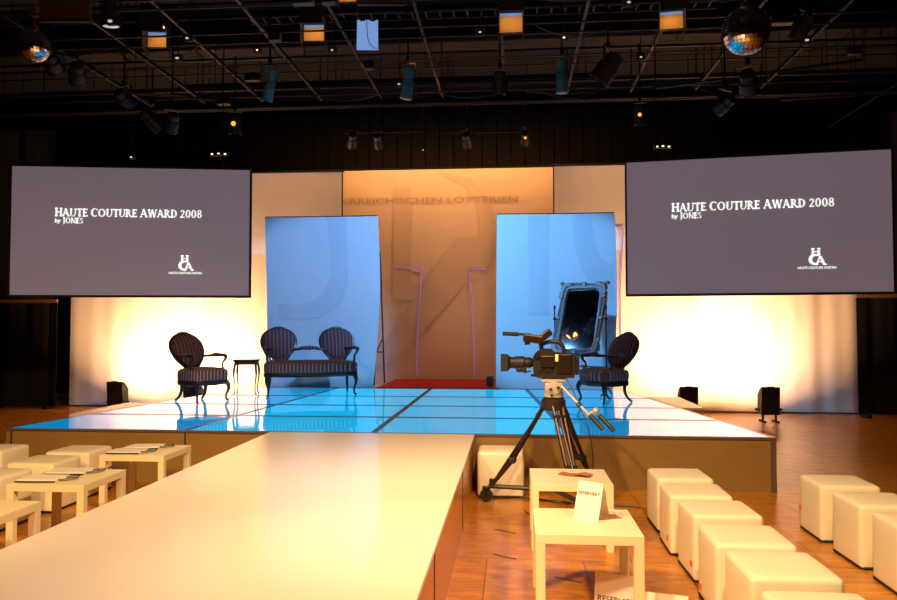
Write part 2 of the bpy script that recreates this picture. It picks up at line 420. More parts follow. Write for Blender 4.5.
flat_shape('printed_diagonal', [[pz(455, 239, Yc-0.004), pz(492, 239, Yc-0.004), pz(492, 252, Yc-0.004), pz(398, 362, Yc-0.004), pz(360, 375, Yc-0.004)]], M_['print_b'], cb, Yc-0.005)

def bowed_panel(x0, x1, label, rb, lb):
    p = thing('display_panel', label, 'panel', (0, 0, 0))
    z0, z1, y = 0.5, 3.35, 12.1
    n, k = 16, 24
    def bow(u, v): return y + 0.10*math.sin(PI*v)*-1 + 0.05*math.cos(PI*(u-0.5))
    def P(u, v, dy=0):
        xl = x0 + lb(v); xr = x1 + rb(v)
        return (xl+(xr-xl)*u, bow(u, v)+dy, z0+(z1-z0)*v)
    b = MB()
    fr = [[b.v(P(i/n, j/k)) for i in range(n+1)] for j in range(k+1)]
    bk = [[b.v(P(i/n, j/k, 0.03)) for i in range(n+1)] for j in range(k+1)]
    for g in (fr, bk):
        for j in range(k):
            for i in range(n): b.bm.faces.new((g[j][i], g[j][i+1], g[j+1][i+1], g[j+1][i]))
    for i in range(n):
        b.bm.faces.new((fr[0][i], fr[0][i+1], bk[0][i+1], bk[0][i])); b.bm.faces.new((fr[k][i], fr[k][i+1], bk[k][i+1], bk[k][i]))
    for j in range(k):
        b.bm.faces.new((fr[j][0], fr[j+1][0], bk[j+1][0], bk[j][0])); b.bm.faces.new((fr[j][n], fr[j+1][n], bk[j+1][n], bk[j][n]))
    b.build('cloth', M_['panel'], p, True)
    b = MB(); b.tube([P(i/8, 1, 0.015) for i in range(9)], 0.016, 6); b.build('top_rail', M_['steel'], p)
    # support frame behind the cloth
    b = MB()
    for u in (0.06, 0.94):
        b.tube([P(u, v/6, 0.055) for v in range(7)], 0.014, 6)
    b2 = MB(); b2.span((x0+0.05, 12.02, 0.0), (x1-0.05, 12.15, 0.495)); b2.build('base', M_['black'], p)  # added block closing the gap where lit floor showed below the cloth
    b.build('support_frame', M_['steel'], p)
    return p, P
lp, LPf = bowed_panel(-4.12, -2.20, 'bowed blue lit cloth panel behind the double back sofa', lambda v: 0.09*math.sin(PI*v)-0.03-0.07*(1-v), lambda v: 0.05*math.sin(PI*v)-0.03+0.06*(1-v))
rp, RPf = bowed_panel(-0.25, 1.65, 'flat blue lit cloth panel behind the tilted mirror', lambda v: 0.03*math.sin(PI*v)-0.05*(1-v)*(1-v), lambda v: -0.02*(1-v))
def panel_print(p, Pf, pts_o, pts_i, nm):
    b = MB()
    b.loft([[Pf(*pts_o[k], -0.002), Pf(*pts_i[k], -0.002), Pf(*pts_i[k], -0.005), Pf(*pts_o[k], -0.005)] for k in range(len(pts_o))])
    b.build(nm, M_['print_p'], p)
panel_print(lp, LPf, [(0.72, 0.995), (0.72, 0.8), (0.72, 0.6), (0.66, 0.48), (0.5, 0.41), (0.3, 0.39), (0.1, 0.40)], [(0.55, 0.995), (0.56, 0.8), (0.56, 0.64), (0.5, 0.55), (0.4, 0.50), (0.26, 0.48), (0.1, 0.49)], 'printed_letter')
panel_print(rp, RPf, [(0.44, 0.995), (0.44, 0.8), (0.44, 0.6), (0.44, 0.42)], [(0.27, 0.995), (0.27, 0.8), (0.27, 0.6), (0.27, 0.42)], 'printed_letter')
panel_print(rp, RPf, [(0.64, 0.995), (0.66, 0.8), (0.72, 0.66), (0.82, 0.57), (0.97, 0.50)], [(0.80, 0.995), (0.82, 0.84), (0.86, 0.76), (0.91, 0.72), (0.97, 0.70)], 'printed_letter')
# easel strut that shows right of the left panel
b = MB(); a0 = at(380, 252, 12.45); a1 = at(384.5, 379, 12.9); a2 = at(374, 381, 12.3)
b.rod(a0, (a1.x, a1.y, 0.52), 0.014, 6); b.rod(a0, (a2.x, a2.y, 0.52), 0.014, 6)
m1 = at(382, 340, 12.75); m2 = at(376.5, 352, 12.35); b.rod(m1, m2, 0.012, 6); m3 = at(382.5, 352, 12.8); b.rod(m2, m3, 0.012, 6)
tag(b.build('easel_strut', M_['iron']), 'thin black metal strut propping the right edge of the left blue panel', 'stand')
b = MB(); q = at(490, 372, 12.4); b.box((q.x, q.y, 0.60), (0.12, 0.12, 0.16), 0.01); b.rod((q.x, q.y, 0.505), (q.x, q.y, 0.54), 0.03)
o = b.build('floor_spot', M_['plastic']); tag(o, 'small black box on the red carpet beside the right blue panel', 'lamp')

# thin glowing violet tubes before the banner and the right curtain
M_['violet'] = mat('violet_glow_line', (0.3, 0.2, 0.5), 0.5, emit=(0.55, 0.3, 1.0), es=0.2)
for pts, Y, lab in (([(396, 267), (419, 268), (422, 272), (418, 320), (417, 376)], 14.165, 'thin glowing violet line on the amber banner nearer the sofa'),
                 ([(487, 269), (472, 268.5), (468.5, 272), (473, 310), (474, 376)], 14.165, 'thin glowing violet line on the amber banner nearer the right blue panel'),
                 ([(617, 229), (622.5, 229), (623, 234), (620.5, 290), (621, 340)], 13.42, 'thin glowing violet line between the right blue panel and the right screen')):
    b = MB(); b.tube(smooth_path([at(x, y, Y) for x, y in pts], 4), 0.009, 6)
    tag(b.build('violet_line', M_['violet'], None, True), lab, 'light', 'glowing violet lines')

# black masking left and right of the ivory curtains
for x0, x1, y, z1, lab, sd in ((-10.9, -9.15, 12.2, 1.94, 'black masking curtain at the far left edge, nearer of two', 1), (-9.6, -8.38, 13.0, 1.95, 'bluish black masking curtain touching the left end of the ivory curtain', 3),
                           (5.72, 7.9, 12.9, 1.99, 'black masking curtain at the far right of the ivory curtain', 5)):
    o = drape('masking_curtain', x0, x1, 0.06, z1, y, M_['curtain_black'], 0.03, lab, freq=12, seed=sd, group='black masking curtains')
    b = MB(); b.span((x0, y-0.02, z1), (x1, y+0.02, z1+0.06)); b.build('batten', M_['batten'], o)
    b = MB()
    for x in (x0+0.12, x1-0.12): b.span((x-0.03, y-0.15, 0), (x+0.03, y+0.15, 0.06)); b.span((x-0.02, y-0.02+0.03, 0.05), (x+0.02, y+0.06, z1))
    b.build('stand', M_['steel'], o)
for x0, x1, y, sd, lab in ((FX0+0.3, -9.0, 13.8, 2, 'tall dark curtain in the shadow behind the left screen'), (6.2, FX1-0.3, 13.9, 4, 'tall dark curtain in the shadow behind the right screen')):
    drape('masking_curtain', x0, x1, 0.0, 5.4, y, M_['curtain_black'], 0.05, lab, freq=9, seed=sd, group='black masking curtains')

# ================================================================== ROMAN LETTERING
def glyph(c):
    T, N, S = 0.22, 0.12, 0.09
    out = []
    def rect(x0, z0, x1, z1): out.append(([(x0, z0), (x0, z1)], [(x1, z0), (x1, z1)]))
    def diag(x0, z0, x1, z1, w): out.append(([(x0-w/2, z0), (x1-w/2, z1)], [(x0+w/2, z0), (x1+w/2, z1)]))
    def foot(x, w, z): rect(x-0.06, z, x+w+0.06, z+S)
    def stem(x, w, top=True, bot=True):
        rect(x, 0, x+w, 1)
        if bot: foot(x, w, 0)
        if top: foot(x, w, 1-S)
    def ring(cx, cz, rx, rz, a0, a1, th, tv, shift=0.0, k=20):
        A = [(cx+rx*math.cos(R(a0+(a1-a0)*i/k)), cz+rz*math.sin(R(a0+(a1-a0)*i/k))) for i in range(k+1)]
        B = [(cx+shift+(rx-th)*math.cos(R(a0+(a1-a0)*i/k)), cz+(rz-tv)*math.sin(R(a0+(a1-a0)*i/k))) for i in range(k+1)]
        out.append((A, B))
    w = 0.5
    if c == 'H': stem(0.06, T); stem(0.62, T); rect(0.2, 0.46, 0.65, 0.46+N); w = 0.88
    elif c == 'A': diag(0.10, 0, 0.42, 1, N); diag(0.42, 1, 0.78, 0, T); rect(0.2, 0.30, 0.66, 0.30+N); foot(0.06, N, 0); foot(0.70, T, 0); w = 0.92
    elif c == 'U': rect(0.06, 0.3, 0.06+T, 1); foot(0.06, T, 1-S); rect(0.66, 0.3, 0.66+N, 1); foot(0.66, N, 1-S); ring(0.4, 0.32, 0.34, 0.34, 180, 360, 0.13, 0.10); w = 0.84
    elif c == 'T': stem(0.30, T, False); rect(0.02, 1-N, 0.75, 1); rect(0.02, 0.80, 0.07, 1); rect(0.70, 0.80, 0.75, 1); w = 0.78
    elif c == 'E': stem(0.06, T); rect(0.1, 1-N, 0.60, 1); rect(0.1, 0, 0.64, N); rect(0.1, 0.47, 0.50, 0.47+N); rect(0.55, 0.82, 0.60, 1); rect(0.59, 0, 0.64, 0.2); rect(0.46, 0.38, 0.50, 0.62); w = 0.70
    elif c == 'C': ring(0.48, 0.5, 0.46, 0.52, 48, 312, 0.22, 0.10, 0.02); rect(0.76, 0.72, 0.81, 0.95); w = 0.86
    elif c in 'O0':
        r = 0.48 if c == 'O' else 0.33
        ring(r+0.02, 0.5, r, 0.52, 0, 360, 0.22 if c == 'O' else 0.19, 0.10, 0, 28); w = 2*r+0.08
    elif c == 'R': stem(0.06, T); ring(0.32, 0.74, 0.30, 0.26, -90, 90, 0.20, 0.10, 0); rect(0.2, 1-0.07, 0.34, 1); rect(0.2, 0.48, 0.34, 0.55); diag(0.36, 0.5, 0.74, 0, T); foot(0.70, 0.12, 0); w = 0.84
    elif c == 'W': diag(0.12, 1, 0.38, 0, T); diag(0.38, 0, 0.60, 1, N); diag(0.60, 1, 0.86, 0, T); diag(0.86, 0, 1.10, 1, N); foot(0.04, T, 1-S); foot(1.06, N, 1-S); w = 1.2
    elif c == 'D': stem(0.06, T); ring(0.34, 0.5, 0.48, 0.5, -90, 90, 0.22, 0.10, 0); rect(0.2, 0.93, 0.36, 1); rect(0.2, 0, 0.36, 0.07); w = 0.88
    elif c == '2': ring(0.32, 0.72, 0.28, 0.28, -20, 170, 0.19, 0.11, 0); diag(0.50, 0.66, 0.12, 0.0, 0.15); rect(0.04, 0, 0.62, 0.13); w = 0.68
    elif c == '8': ring(0.33, 0.75, 0.26, 0.27, 0, 360, 0.15, 0.09); ring(0.33, 0.27, 0.31, 0.29, 0, 360, 0.17, 0.09); w = 0.70
    elif c == 'J': rect(0.16, 0.0, 0.16+T, 1); foot(0.16, T, 1-S); ring(0.08, 0.0, 0.25, 0.22, -90, 0, 0.15, 0.06); w = 0.46
    elif c == 'N': stem(0.08, N); rect(0.72, 0, 0.72+N, 1); foot(0.72, N, 1-S); diag(0.12, 1, 0.72, 0, T); w = 0.92
    elif c == 'S': ring(0.32, 0.74, 0.25, 0.27, 30, 250, 0.17, 0.12); ring(0.32, 0.26, 0.28, 0.28, -150, 75, 0.17, 0.12); w = 0.66
    elif c == ' ': w = 0.30
    return out, w
def serif_text(name, s, m, parent, x0, x1, z0, z1, y, label=None):
    b = MB(); x = 0.0; total = []
    for i, c in enumerate(s):
        g, w_ = glyph(c); big = 1.07 if (i == 0 or s[i-1] == ' ') and c.isalpha() and len(s) > 1 else 1.0
        total.append((g, x, big)); x += w_*big + 0.03
    k = (x1-x0)/(x-0.03); hz = z1-z0
    for g, gx, big in total:
        for A, B in g:
            f = lambda p, yy: (x0+(gx+p[0]*big)*k, yy, z0+p[1]*big*hz)
            for i in range(len(A)-1):
                q = (A[i], A[i+1], B[i+1], B[i])
                try: b.loft([[f(p, yy) for p in q] for yy in (y, y-0.002)])
                except ValueError: pass
    return b.build(name, m, parent, label=label)

# ================================================================== PROJECTION SCREENS
M_['screen'] = mat('projected_grey_picture', (0.25, 0.24, 0.25), 0.7, emit=(0.118, 0.086, 0.108), es=1.0)
M_['screen_text'] = mat('projected_white_letters', (0.8, 0.8, 0.8), 0.7, emit=(0.95, 1.0, 0.92), es=0.95)
def screen(pl, pr, label):
    dx, dy = pr[0]-pl[0], pr[1]-pl[1]; W = math.hypot(dx, dy)
    s = thing('projection_screen', label, 'screen', (pl[0], pl[1], 1.94), math.atan2(dy, dx), 'hanging projection screens')
    Hh = 1.75
    b = MB(); b.span((0, 0, 0), (W, 0.02, Hh)); b.build('picture', M_['screen'], s, label='purple grey projected picture')
    b = MB()
    for a, c in (((-0.025, -0.006, -0.03), (W+0.025, 0.05, 0)), ((-0.025, -0.006, Hh), (W+0.025, 0.05, Hh+0.03)), ((-0.025, -0.006, 0), (0, 0.05, Hh)), ((W, -0.006, 0), (W+0.025, 0.05, Hh))): b.span(a, c)
    b.build('frame', M_['black'], s)
    b = MB(); b.span((0, 0.021, 0), (W, 0.05, Hh)); b.build('backing', M_['black'], s)
    b = MB()
    for u in (0.12, 0.88): b.rod((W*u, 0.03, Hh), (W*u, 0.03, CZ-1.94), 0.008, 6)
    b.build('hanging_wire', M_['steel'], s)
    y = -0.004
    serif_text('title_text', 'HAUTE COUTURE AWARD 2008', M_['screen_text'], s, W*0.18, W*0.797, Hh*0.614, Hh*0.674, y, 'white words HAUTE COUTURE AWARD 2008')
    text_mesh('title_text', 'by', M_['screen_text'], s, W*0.18, W*0.205, Hh*0.555, Hh*0.595, y, 0.04, 'small white word by')
    serif_text('title_text', 'JONES', M_['screen_text'], s, W*0.212, W*0.298, Hh*0.560, Hh*0.602, y, 'white word JONES')
    serif_text('logo_letter', 'H', M_['screen_text'], s, W*0.708, W*0.742, Hh*0.265, Hh*0.315, y)
    cx, cz = W*0.722, Hh*0.235
    o_ = arc(cx, cz, 0.075, 0.07, 60, 300); i_ = arc(cx+0.012, cz, 0.045, 0.045, 60, 300)
    quadstrip('logo_letter', o_, i_, M_['screen_text'], s, -0.001)
    serif_text('logo_letter', 'A', M_['screen_text'], s, W*0.722, W*0.763, Hh*0.197, Hh*0.258, y)
    text_mesh('logo_caption', 'HAUTE COUTURE AUSTRIA', M_['screen_text'], s, W*0.658, W*0.8, Hh*0.168, Hh*0.185, y, 0.02, 'tiny white words HAUTE COUTURE AUSTRIA')
    return s
screen((-6.76, 9.43), (-3.64, 9.97), 'left hanging screen with white title on purple grey, above the armchair')
screen((1.52, 9.95), (4.64, 9.46), 'right hanging screen with white title on purple grey, above the two floor uplights')
# ================================================================== UPLIGHTS
def make_uplight(loc, rz, label, power, lx=0.0):
    t = thing('floor_uplight', label, 'lamp', loc, rz, 'black floor uplights washing the curtains')
    b = MB()
    prof = [(-0.06, 0.12), (-0.10, 0.545), (-0.08, 0.56), (0.0, 0.53), (0.12, 0.42), (0.12, 0.14)]
    b.loft([[(x, y, z) for y, z in prof] for x in (-0.14, -0.13, 0.13, 0.14)])
    b.build('housing', M_['black'], t)
    b = MB(); b.span((-0.05, -0.10, 0.54), (0.05, -0.06, 0.57), 0.005); b.build('handle', M_['black'], t)
    for sx in (-1, 1):
        b = MB(); b.span((sx*0.10-0.015, -0.13, 0.0), (sx*0.10+0.015, 0.15, 0.03)); b.span((sx*0.10-0.012, -0.02, 0.03), (sx*0.10+0.012, 0.02, 0.16)); b.build('foot', M_['black'], t)
        b = MB(); b.rod((sx*0.14, 0.03, 0.2), (sx*0.19, 0.03, 0.2), 0.014); b.ball((sx*0.19, 0.03, 0.2), 0.022, 8); b.build('tilt_knob', M_['steel'], t)
    b = MB(); b.loft([[(-0.12, 0.121, 0.16), (0.12, 0.121, 0.16), (0.12, 0.121, 0.40), (-0.12, 0.121, 0.40)], [(-0.12, 0.128, 0.16), (0.12, 0.128, 0.16), (0.12, 0.128, 0.40), (-0.12, 0.128, 0.40)]])
    b.build('lens', M_['lens'], t, label='glowing warm lens')
    l = bpy.data.lights.new('uplight_lamp', 'AREA'); l.energy = power; l.color = (1.0, 0.52, 0.25); l.shape = 'RECTANGLE'; l.size = 0.26; l.size_y = 0.24; l.spread = R(140)
    o = bpy.data.objects.new('uplight_lamp', l); C.objects.link(o); o.parent = t; o.location = (0, 0.16, 0.36)
    d = Vector((lx, 0.75, 1.0)); o.rotation_euler = d.to_track_quat('-Z', 'Y').to_euler()
    return t
M_['lens'] = mat('glowing_lamp_lens', (0.8, 0.6, 0.3), 0.4, emit=(1.0, 0.7, 0.3), es=4.0)
UP = [(117, 12.35, 'black floor uplight at the far left, before the ivory curtain', 118, 0.1),
      (193, 12.35, 'black floor uplight half hidden behind the left armchair', 150, 0.1),
      (688, 12.1, 'black floor uplight behind the small right side platform', 150, 0.0),
      (769, 12.15, 'black floor uplight alone on the open floor at right', 130, 0.0)]
for px, Y, lab, pw, lx in UP:
    p = at(px, 400, Y); make_uplight((p.x, Y, 0), 0, lab, pw, lx)

# ================================================================== BALLOON BACK FURNITURE (faces +x, y sideways)
def seat_pad(b, w, d, z0, z1, dome, cx=0.0, n=40, serp=0.03):
    def ring(s, z):
        out = []
        for k in range(n):
            a = 2*PI*k/n; ca, sa = math.cos(a), math.sin(a)
            e = 0.42
            x = math.copysign(abs(ca)**e, ca)*d/2; y = math.copysign(abs(sa)**e, sa)*w/2
            if x > 0: x += serp*math.cos(y/w*2*PI)*0.5
            y *= 1.0 + 0.10*(x/d)
            out.append((cx+x*s, y*(1-(1-s)*d/w), z))
        return out
    b.loft([ring(0.97, z0), ring(1.0, z0+0.02), ring(1.01, (z0+z1)/2), ring(1.0, z1-0.02), ring(0.96, z1), ring(0.8, z1+dome*0.5), ring(0.5, z1+dome*0.9), ring(0.15, z1+dome)])
def oval(cy, cz, a, h, n=36):
    return [(cy+a*math.cos(t)*(1+0.16*math.sin(t)-0.05), cz+h*math.sin(t)) for t in [2*PI*k/n for k in range(n)]]
def back_pt(y, z, x0, z0, tilt, off): # point on the leaning back plane; off = along its front normal
    dz = z-z0
    return (x0 - dz*math.sin(tilt) + off*math.cos(tilt), y, z0+dz*math.cos(tilt)+off*math.sin(tilt))
def make_back(parent, cy, cz, a, h, x0, z0, tilt=R(25)):
    ou = oval(cy, cz, a, h)
    b = MB(); c = (cy, cz)
    def ring(s, off): return [back_pt(c[0]+(y-c[0])*s, c[1]+(z-c[1])*s, x0, z0, tilt, off) for y, z in ou]
    b.loft([ring(0.1, -0.03), ring(0.95, -0.025), ring(0.97, 0.0), ring(0.94, 0.03), ring(0.8, 0.05), ring(0.5, 0.065), ring(0.12, 0.07)])
    pad = b.build('backrest', M_['stripe'], parent, True)
    b = MB(); b.tube([back_pt(y, z, x0, z0, tilt, 0.0) for y, z in ou], 0.024, 8, closed=True)
    # carved crest
    b.tube(smooth_path([back_pt(cy+q, cz+h+dz, x0, z0, tilt, 0.0) for q, dz in ((-0.12, -0.01), (-0.06, 0.012), (0, 0.02), (0.06, 0.012), (0.12, -0.01))], 4), [0.008]*3+[0.02]*11+[0.008]*3, 8)
    b.build('back_frame', M_['wood'], parent, True)
def cabriole(b, x, y, top, dx, dy, r=0.026):
    pts = smooth_path([(x, y, top), (x+dx*0.022, y+dy*0.018, top*0.8), (x+dx*0.022, y+dy*0.018, top*0.6), (x-dx*0.002, y, top*0.32), (x+dx*0.002, y, top*0.12), (x+dx*0.028, y+dy*0.015, 0.016)], 4)
    b.tube(pts, lerp_list([r*1.3, r*1.25, r*0.8, r*0.55, r*0.5, r*0.75], len(pts)), 8)
def sabre(b, x, y, top, dx, dy, r=0.022):
    pts = smooth_path([(x, y, top), (x-0.01*dx, y, top*0.6), (x+0.03*dx, y+dy*0.01, top*0.25), (x+0.10*dx, y+dy*0.02, 0.012)], 4)
    b.tube(pts, lerp_list([r*1.2, r, r*0.8, r*0.75], len(pts)), 8)
def arm(parent, side, y, x_back, z_arm, x_front, z_seat):
    s = side
    pts = smooth_path([(x_back-0.04, y*0.80, z_arm-0.01), (x_back+0.10, y*0.98, z_arm), (x_front-0.05, y*1.06, z_arm+0.012), (x_front+0.01, y*1.05, z_arm-0.01), (x_front, y*1.03, z_arm-0.05), (x_front-0.045, y*1.0, z_arm-0.10), (x_front-0.02, y*0.98, z_seat)], 4)
    b = MB(); b.tube(pts, lerp_list([0.016, 0.02, 0.022, 0.026, 0.018, 0.015, 0.02], len(pts)), 8)
    a = b.build('armrest', M_['wood'], parent, True)
    b = MB(); xm = (x_back+x_front)/2+0.02
    b.ball((xm, y*1.04, z_arm+0.022), 1.0, 12, (0.11, 0.028, 0.022)); b.build('arm_pad', M_['stripe_lit'], a, True)
def make_seating(kind, w, d, seat_top, label, name, cat, ovals, a, h, cz, loc, rz, zarm):
    t = thing(name, label, cat, loc, rz)
    b = MB(); seat_pad(b, w, d, seat_top-0.16, seat_top-0.02, 0.035); b.build('seat', M_['stripe_lit'], t, True)
    # serpentine wooden rail below the seat
    b = MB(); n = 40
    def rr(s, z, wav):
        out = []
        for k in range(n):
            q = 2*PI*k/n; ca, sa = math.cos(q), math.sin(q); x = math.copysign(abs(ca)**0.42, ca)*d/2; y = math.copysign(abs(sa)**0.42, sa)*w/2
            if x > 0: x += 0.015*math.cos(y/w*2*PI)
            y *= 1.0+0.10*(x/d)
            out.append((x*s, y*s, z - (wav*0.03*math.cos(2*PI*y/w)**2 if wav else 0)))
        return out
    b.loft([rr(0.96, seat_top-0.195, 1), rr(1.0, seat_top-0.19, 1), rr(1.01, seat_top-0.17, 0), rr(1.0, seat_top-0.155, 0), rr(0.95, seat_top-0.15, 0)])
    b.build('seat_rail', M_['wood'], t, True)
    lz = seat_top-0.18
    for sy in (-1, 1):
        b = MB(); cabriole(b, d/2-0.05, sy*(w/2-0.05), lz, 1, sy); b.build('leg', M_['wood'], t, True)
        b = MB(); sabre(b, -d/2+0.06, sy*(w/2-0.09), lz, -1, sy); b.build('leg', M_['wood'], t, True)
    x0, z0 = -d/2+0.02, seat_top
    for cy in ovals: make_back(t, cy, cz, a, h, x0, z0)
    for cy in ovals:   # stiles joining each oval to the seat
        for s in (-1, 1):
            b = MB(); b.tube(smooth_path([(x0-0.01, cy+s*0.12, seat_top-0.12), (x0, cy+s*0.10, seat_top-0.02), back_pt(cy+s*a*0.60, cz-h*0.72, x0, z0, R(21), 0.0)], 3), 0.018, 8); b.build('back_post', M_['wood'], t, True)
    for sy in (-1, 1): arm(t, sy, sy*(w/2-0.03), x0-0.02, zarm, d/2-0.12, seat_top-0.03)
    return t, x0, z0
armchair, _, _ = make_seating('chair', 0.56, 0.52, 0.45, 'dark striped oval back armchair standing alone before the ivory curtain at left', 'armchair', 'armchair', [0.0], 0.26, 0.25, 0.70, (-4.19, 9.74, 0.5), R(-31), 0.61)
armchair2 = dup(armchair, (1.22, 10.1, 0.5), R(216), 'dark striped oval back armchair standing beside the tilted mirror at right')
sofa, sx0, sz0 = make_seating('sofa', 1.34, 0.60, 0.50, 'dark striped sofa with two oval backs before the left blue panel', 'sofa', 'sofa', [-0.44, 0.44], 0.265, 0.255, 0.77, (-3.00, 10.83, 0.5), R(-69), 0.68)
b = MB()
pts = smooth_path([back_pt(y, z, sx0, sz0, R(15), 0.01) for y, z in ((-0.24, 0.66), (-0.12, 0.675), (0, 0.69), (0.12, 0.675), (0.24, 0.66))], 4)
b.tube(pts, 0.02, 8); b.build('centre_rail', M_['wood'], sofa, True)
b = MB(); p = back_pt(0, 0.685, sx0, sz0, R(15), 0.025); b.ball(p, 1.0, 14, (0.03, 0.17, 0.032)); b.build('centre_pad', M_['stripe'], sofa, True)

# side table
st = thing('side_table', 'small dark side table with slim curved legs between armchair and sofa', 'table', (-3.90, 10.62, 0.5), R(10))
b = MB(); n = 32
def tabr(s, z): return [(math.copysign(abs(math.cos(2*PI*k/n))**0.5, math.cos(2*PI*k/n))*0.19*s, math.copysign(abs(math.sin(2*PI*k/n))**0.5, math.sin(2*PI*k/n))*0.16*s, z) for k in range(n)]
b.loft([tabr(0.97, 0.505), tabr(1.0, 0.51), tabr(1.0, 0.523), tabr(0.96, 0.53)]); b.build('tabletop', M_['wood'], st)
b = MB(); b.loft([tabr(0.88, 0.455), tabr(0.9, 0.505)]); b.build('apron', M_['wood'], st)
for sx in (-1, 1):
    for sy in (-1, 1):
        b = MB(); cabriole(b, sx*0.145, sy*0.115, 0.47, sx*0.6, sy*0.6, 0.015); b.build('leg', M_['wood'], st, True)

# ================================================================== TILTED MIRROR
mr = thing('standing_mirror', 'tall tilted mirror in an ornate silver frame behind the video camera', 'mirror', (1.00, 11.15, 0.5), R(-25))
tiltM = Matrix.Translation((0, 0, 1.13)) @ Matrix.Rotation(R(-24), 4, 'X')
b = MB(); b.M = tiltM
n = 96; W2, H2 = 0.36, 0.585
def rrect(w, h, r, k):   # param 0..1 around a rounded rectangle
    a = 2*PI*k/n; ca, sa = math.cos(a), math.sin(a)
    e = 0.22
    return (math.copysign(abs(ca)**e, ca)*w, math.copysign(abs(sa)**e, sa)*h)
def fr_ring(s, y, wav): 
    out = []
    for k in range(n):
        w_ = W2-(1-s)*0.105*1.0; h_ = H2-(1-s)*0.105*1.0
        x, z = rrect(w_, h_, 0, k); q = 1+wav*(0.045*math.sin(k*PI/4)+0.03*math.sin(k*PI/2.0+1))
        out.append((x*q, y, z*(1+(q-1)*0.6)))
    return out
b.loft([fr_ring(1.0, 0.03, 1), fr_ring(1.0, -0.01, 1), fr_ring(0.85, -0.04, 0.6), fr_ring(0.6, -0.02, 0.3), fr_ring(0.4, -0.045, 0.1), fr_ring(0.12, -0.035, 0), fr_ring(0.0, -0.005, 0), fr_ring(0.0, 0.03, 0)], cap=False, closed=True)
rnd = random.Random(3)
for k in range(0, n, 2):
    x, z = rrect(W2-0.03, H2-0.03, 0, k); b.ball((x, -0.035, z), 0.026+0.016*rnd.random(), 6, (1.3, 0.8, 1.1))
for sx in (-1, 1):
    for sz in (-1, 1):
        pts = [(sx*(W2-0.05+0.045*math.cos(q)*(1-q/9)), -0.04, sz*(H2-0.05+0.045*math.sin(q)*(1-q/9))) for q in [i*0.6 for i in range(13)]]
        b.tube(pts, 0.011, 6)
        b.ball((sx*(W2+0.0), -0.01, sz*(H2+0.0)), 0.035, 8)
b.build('frame', M_['silver'], mr, True)
b = MB(); b.M = tiltM
w_, h_ = W2-0.095, H2-0.095
b.loft([[(x, y, z) for x, z in [rrect(w_, h_, 0, k) for k in range(n)]] for y in (0.005, 0.018)]); b.build('mirror_glass', M_['glass_dark'], mr)
for sx in (-1, 1):
    b = MB(); x = sx*0.40
    b.rod((x, 0, 0.05), (x, 0, 1.27), 0.011, 8); b.ball((x, 0, 1.30), 0.02, 8, (1, 1, 1.8)); b.ball((x, 0, 1.13), 0.028, 8); b.rod((x, 0, 1.13), (sx*0.33, 0, 1.13), 0.009, 6)
    b.tube(smooth_path([(x, -0.02, 0.10), (x, -0.10, 0.10), (x, -0.20, 0.03), (x, -0.25, 0.02)], 3), 0.013, 6)
    b.tube(smooth_path([(x, 0.02, 0.10), (x, 0.10, 0.10), (x, 0.20, 0.03), (x, 0.25, 0.02)], 3), 0.013, 6)
    b.build('post', M_['iron'], mr, True)
b = MB(); b.rod((-0.40, 0, 0.42), (0.40, 0, 0.42), 0.009, 6); b.rod((-0.40, 0, 0.30), (0.40, 0, 0.30), 0.009, 6)
for i in range(6):
    cx = -0.33+i*0.132
    b.tube([(cx+0.055*math.cos(q)*(1-q/14), 0, 0.36+0.05*math.sin(q)*(1-q/14)) for q in [j*0.5 for j in range(20)]], 0.007, 5)
b.build('scroll_rail', M_['iron'], mr)

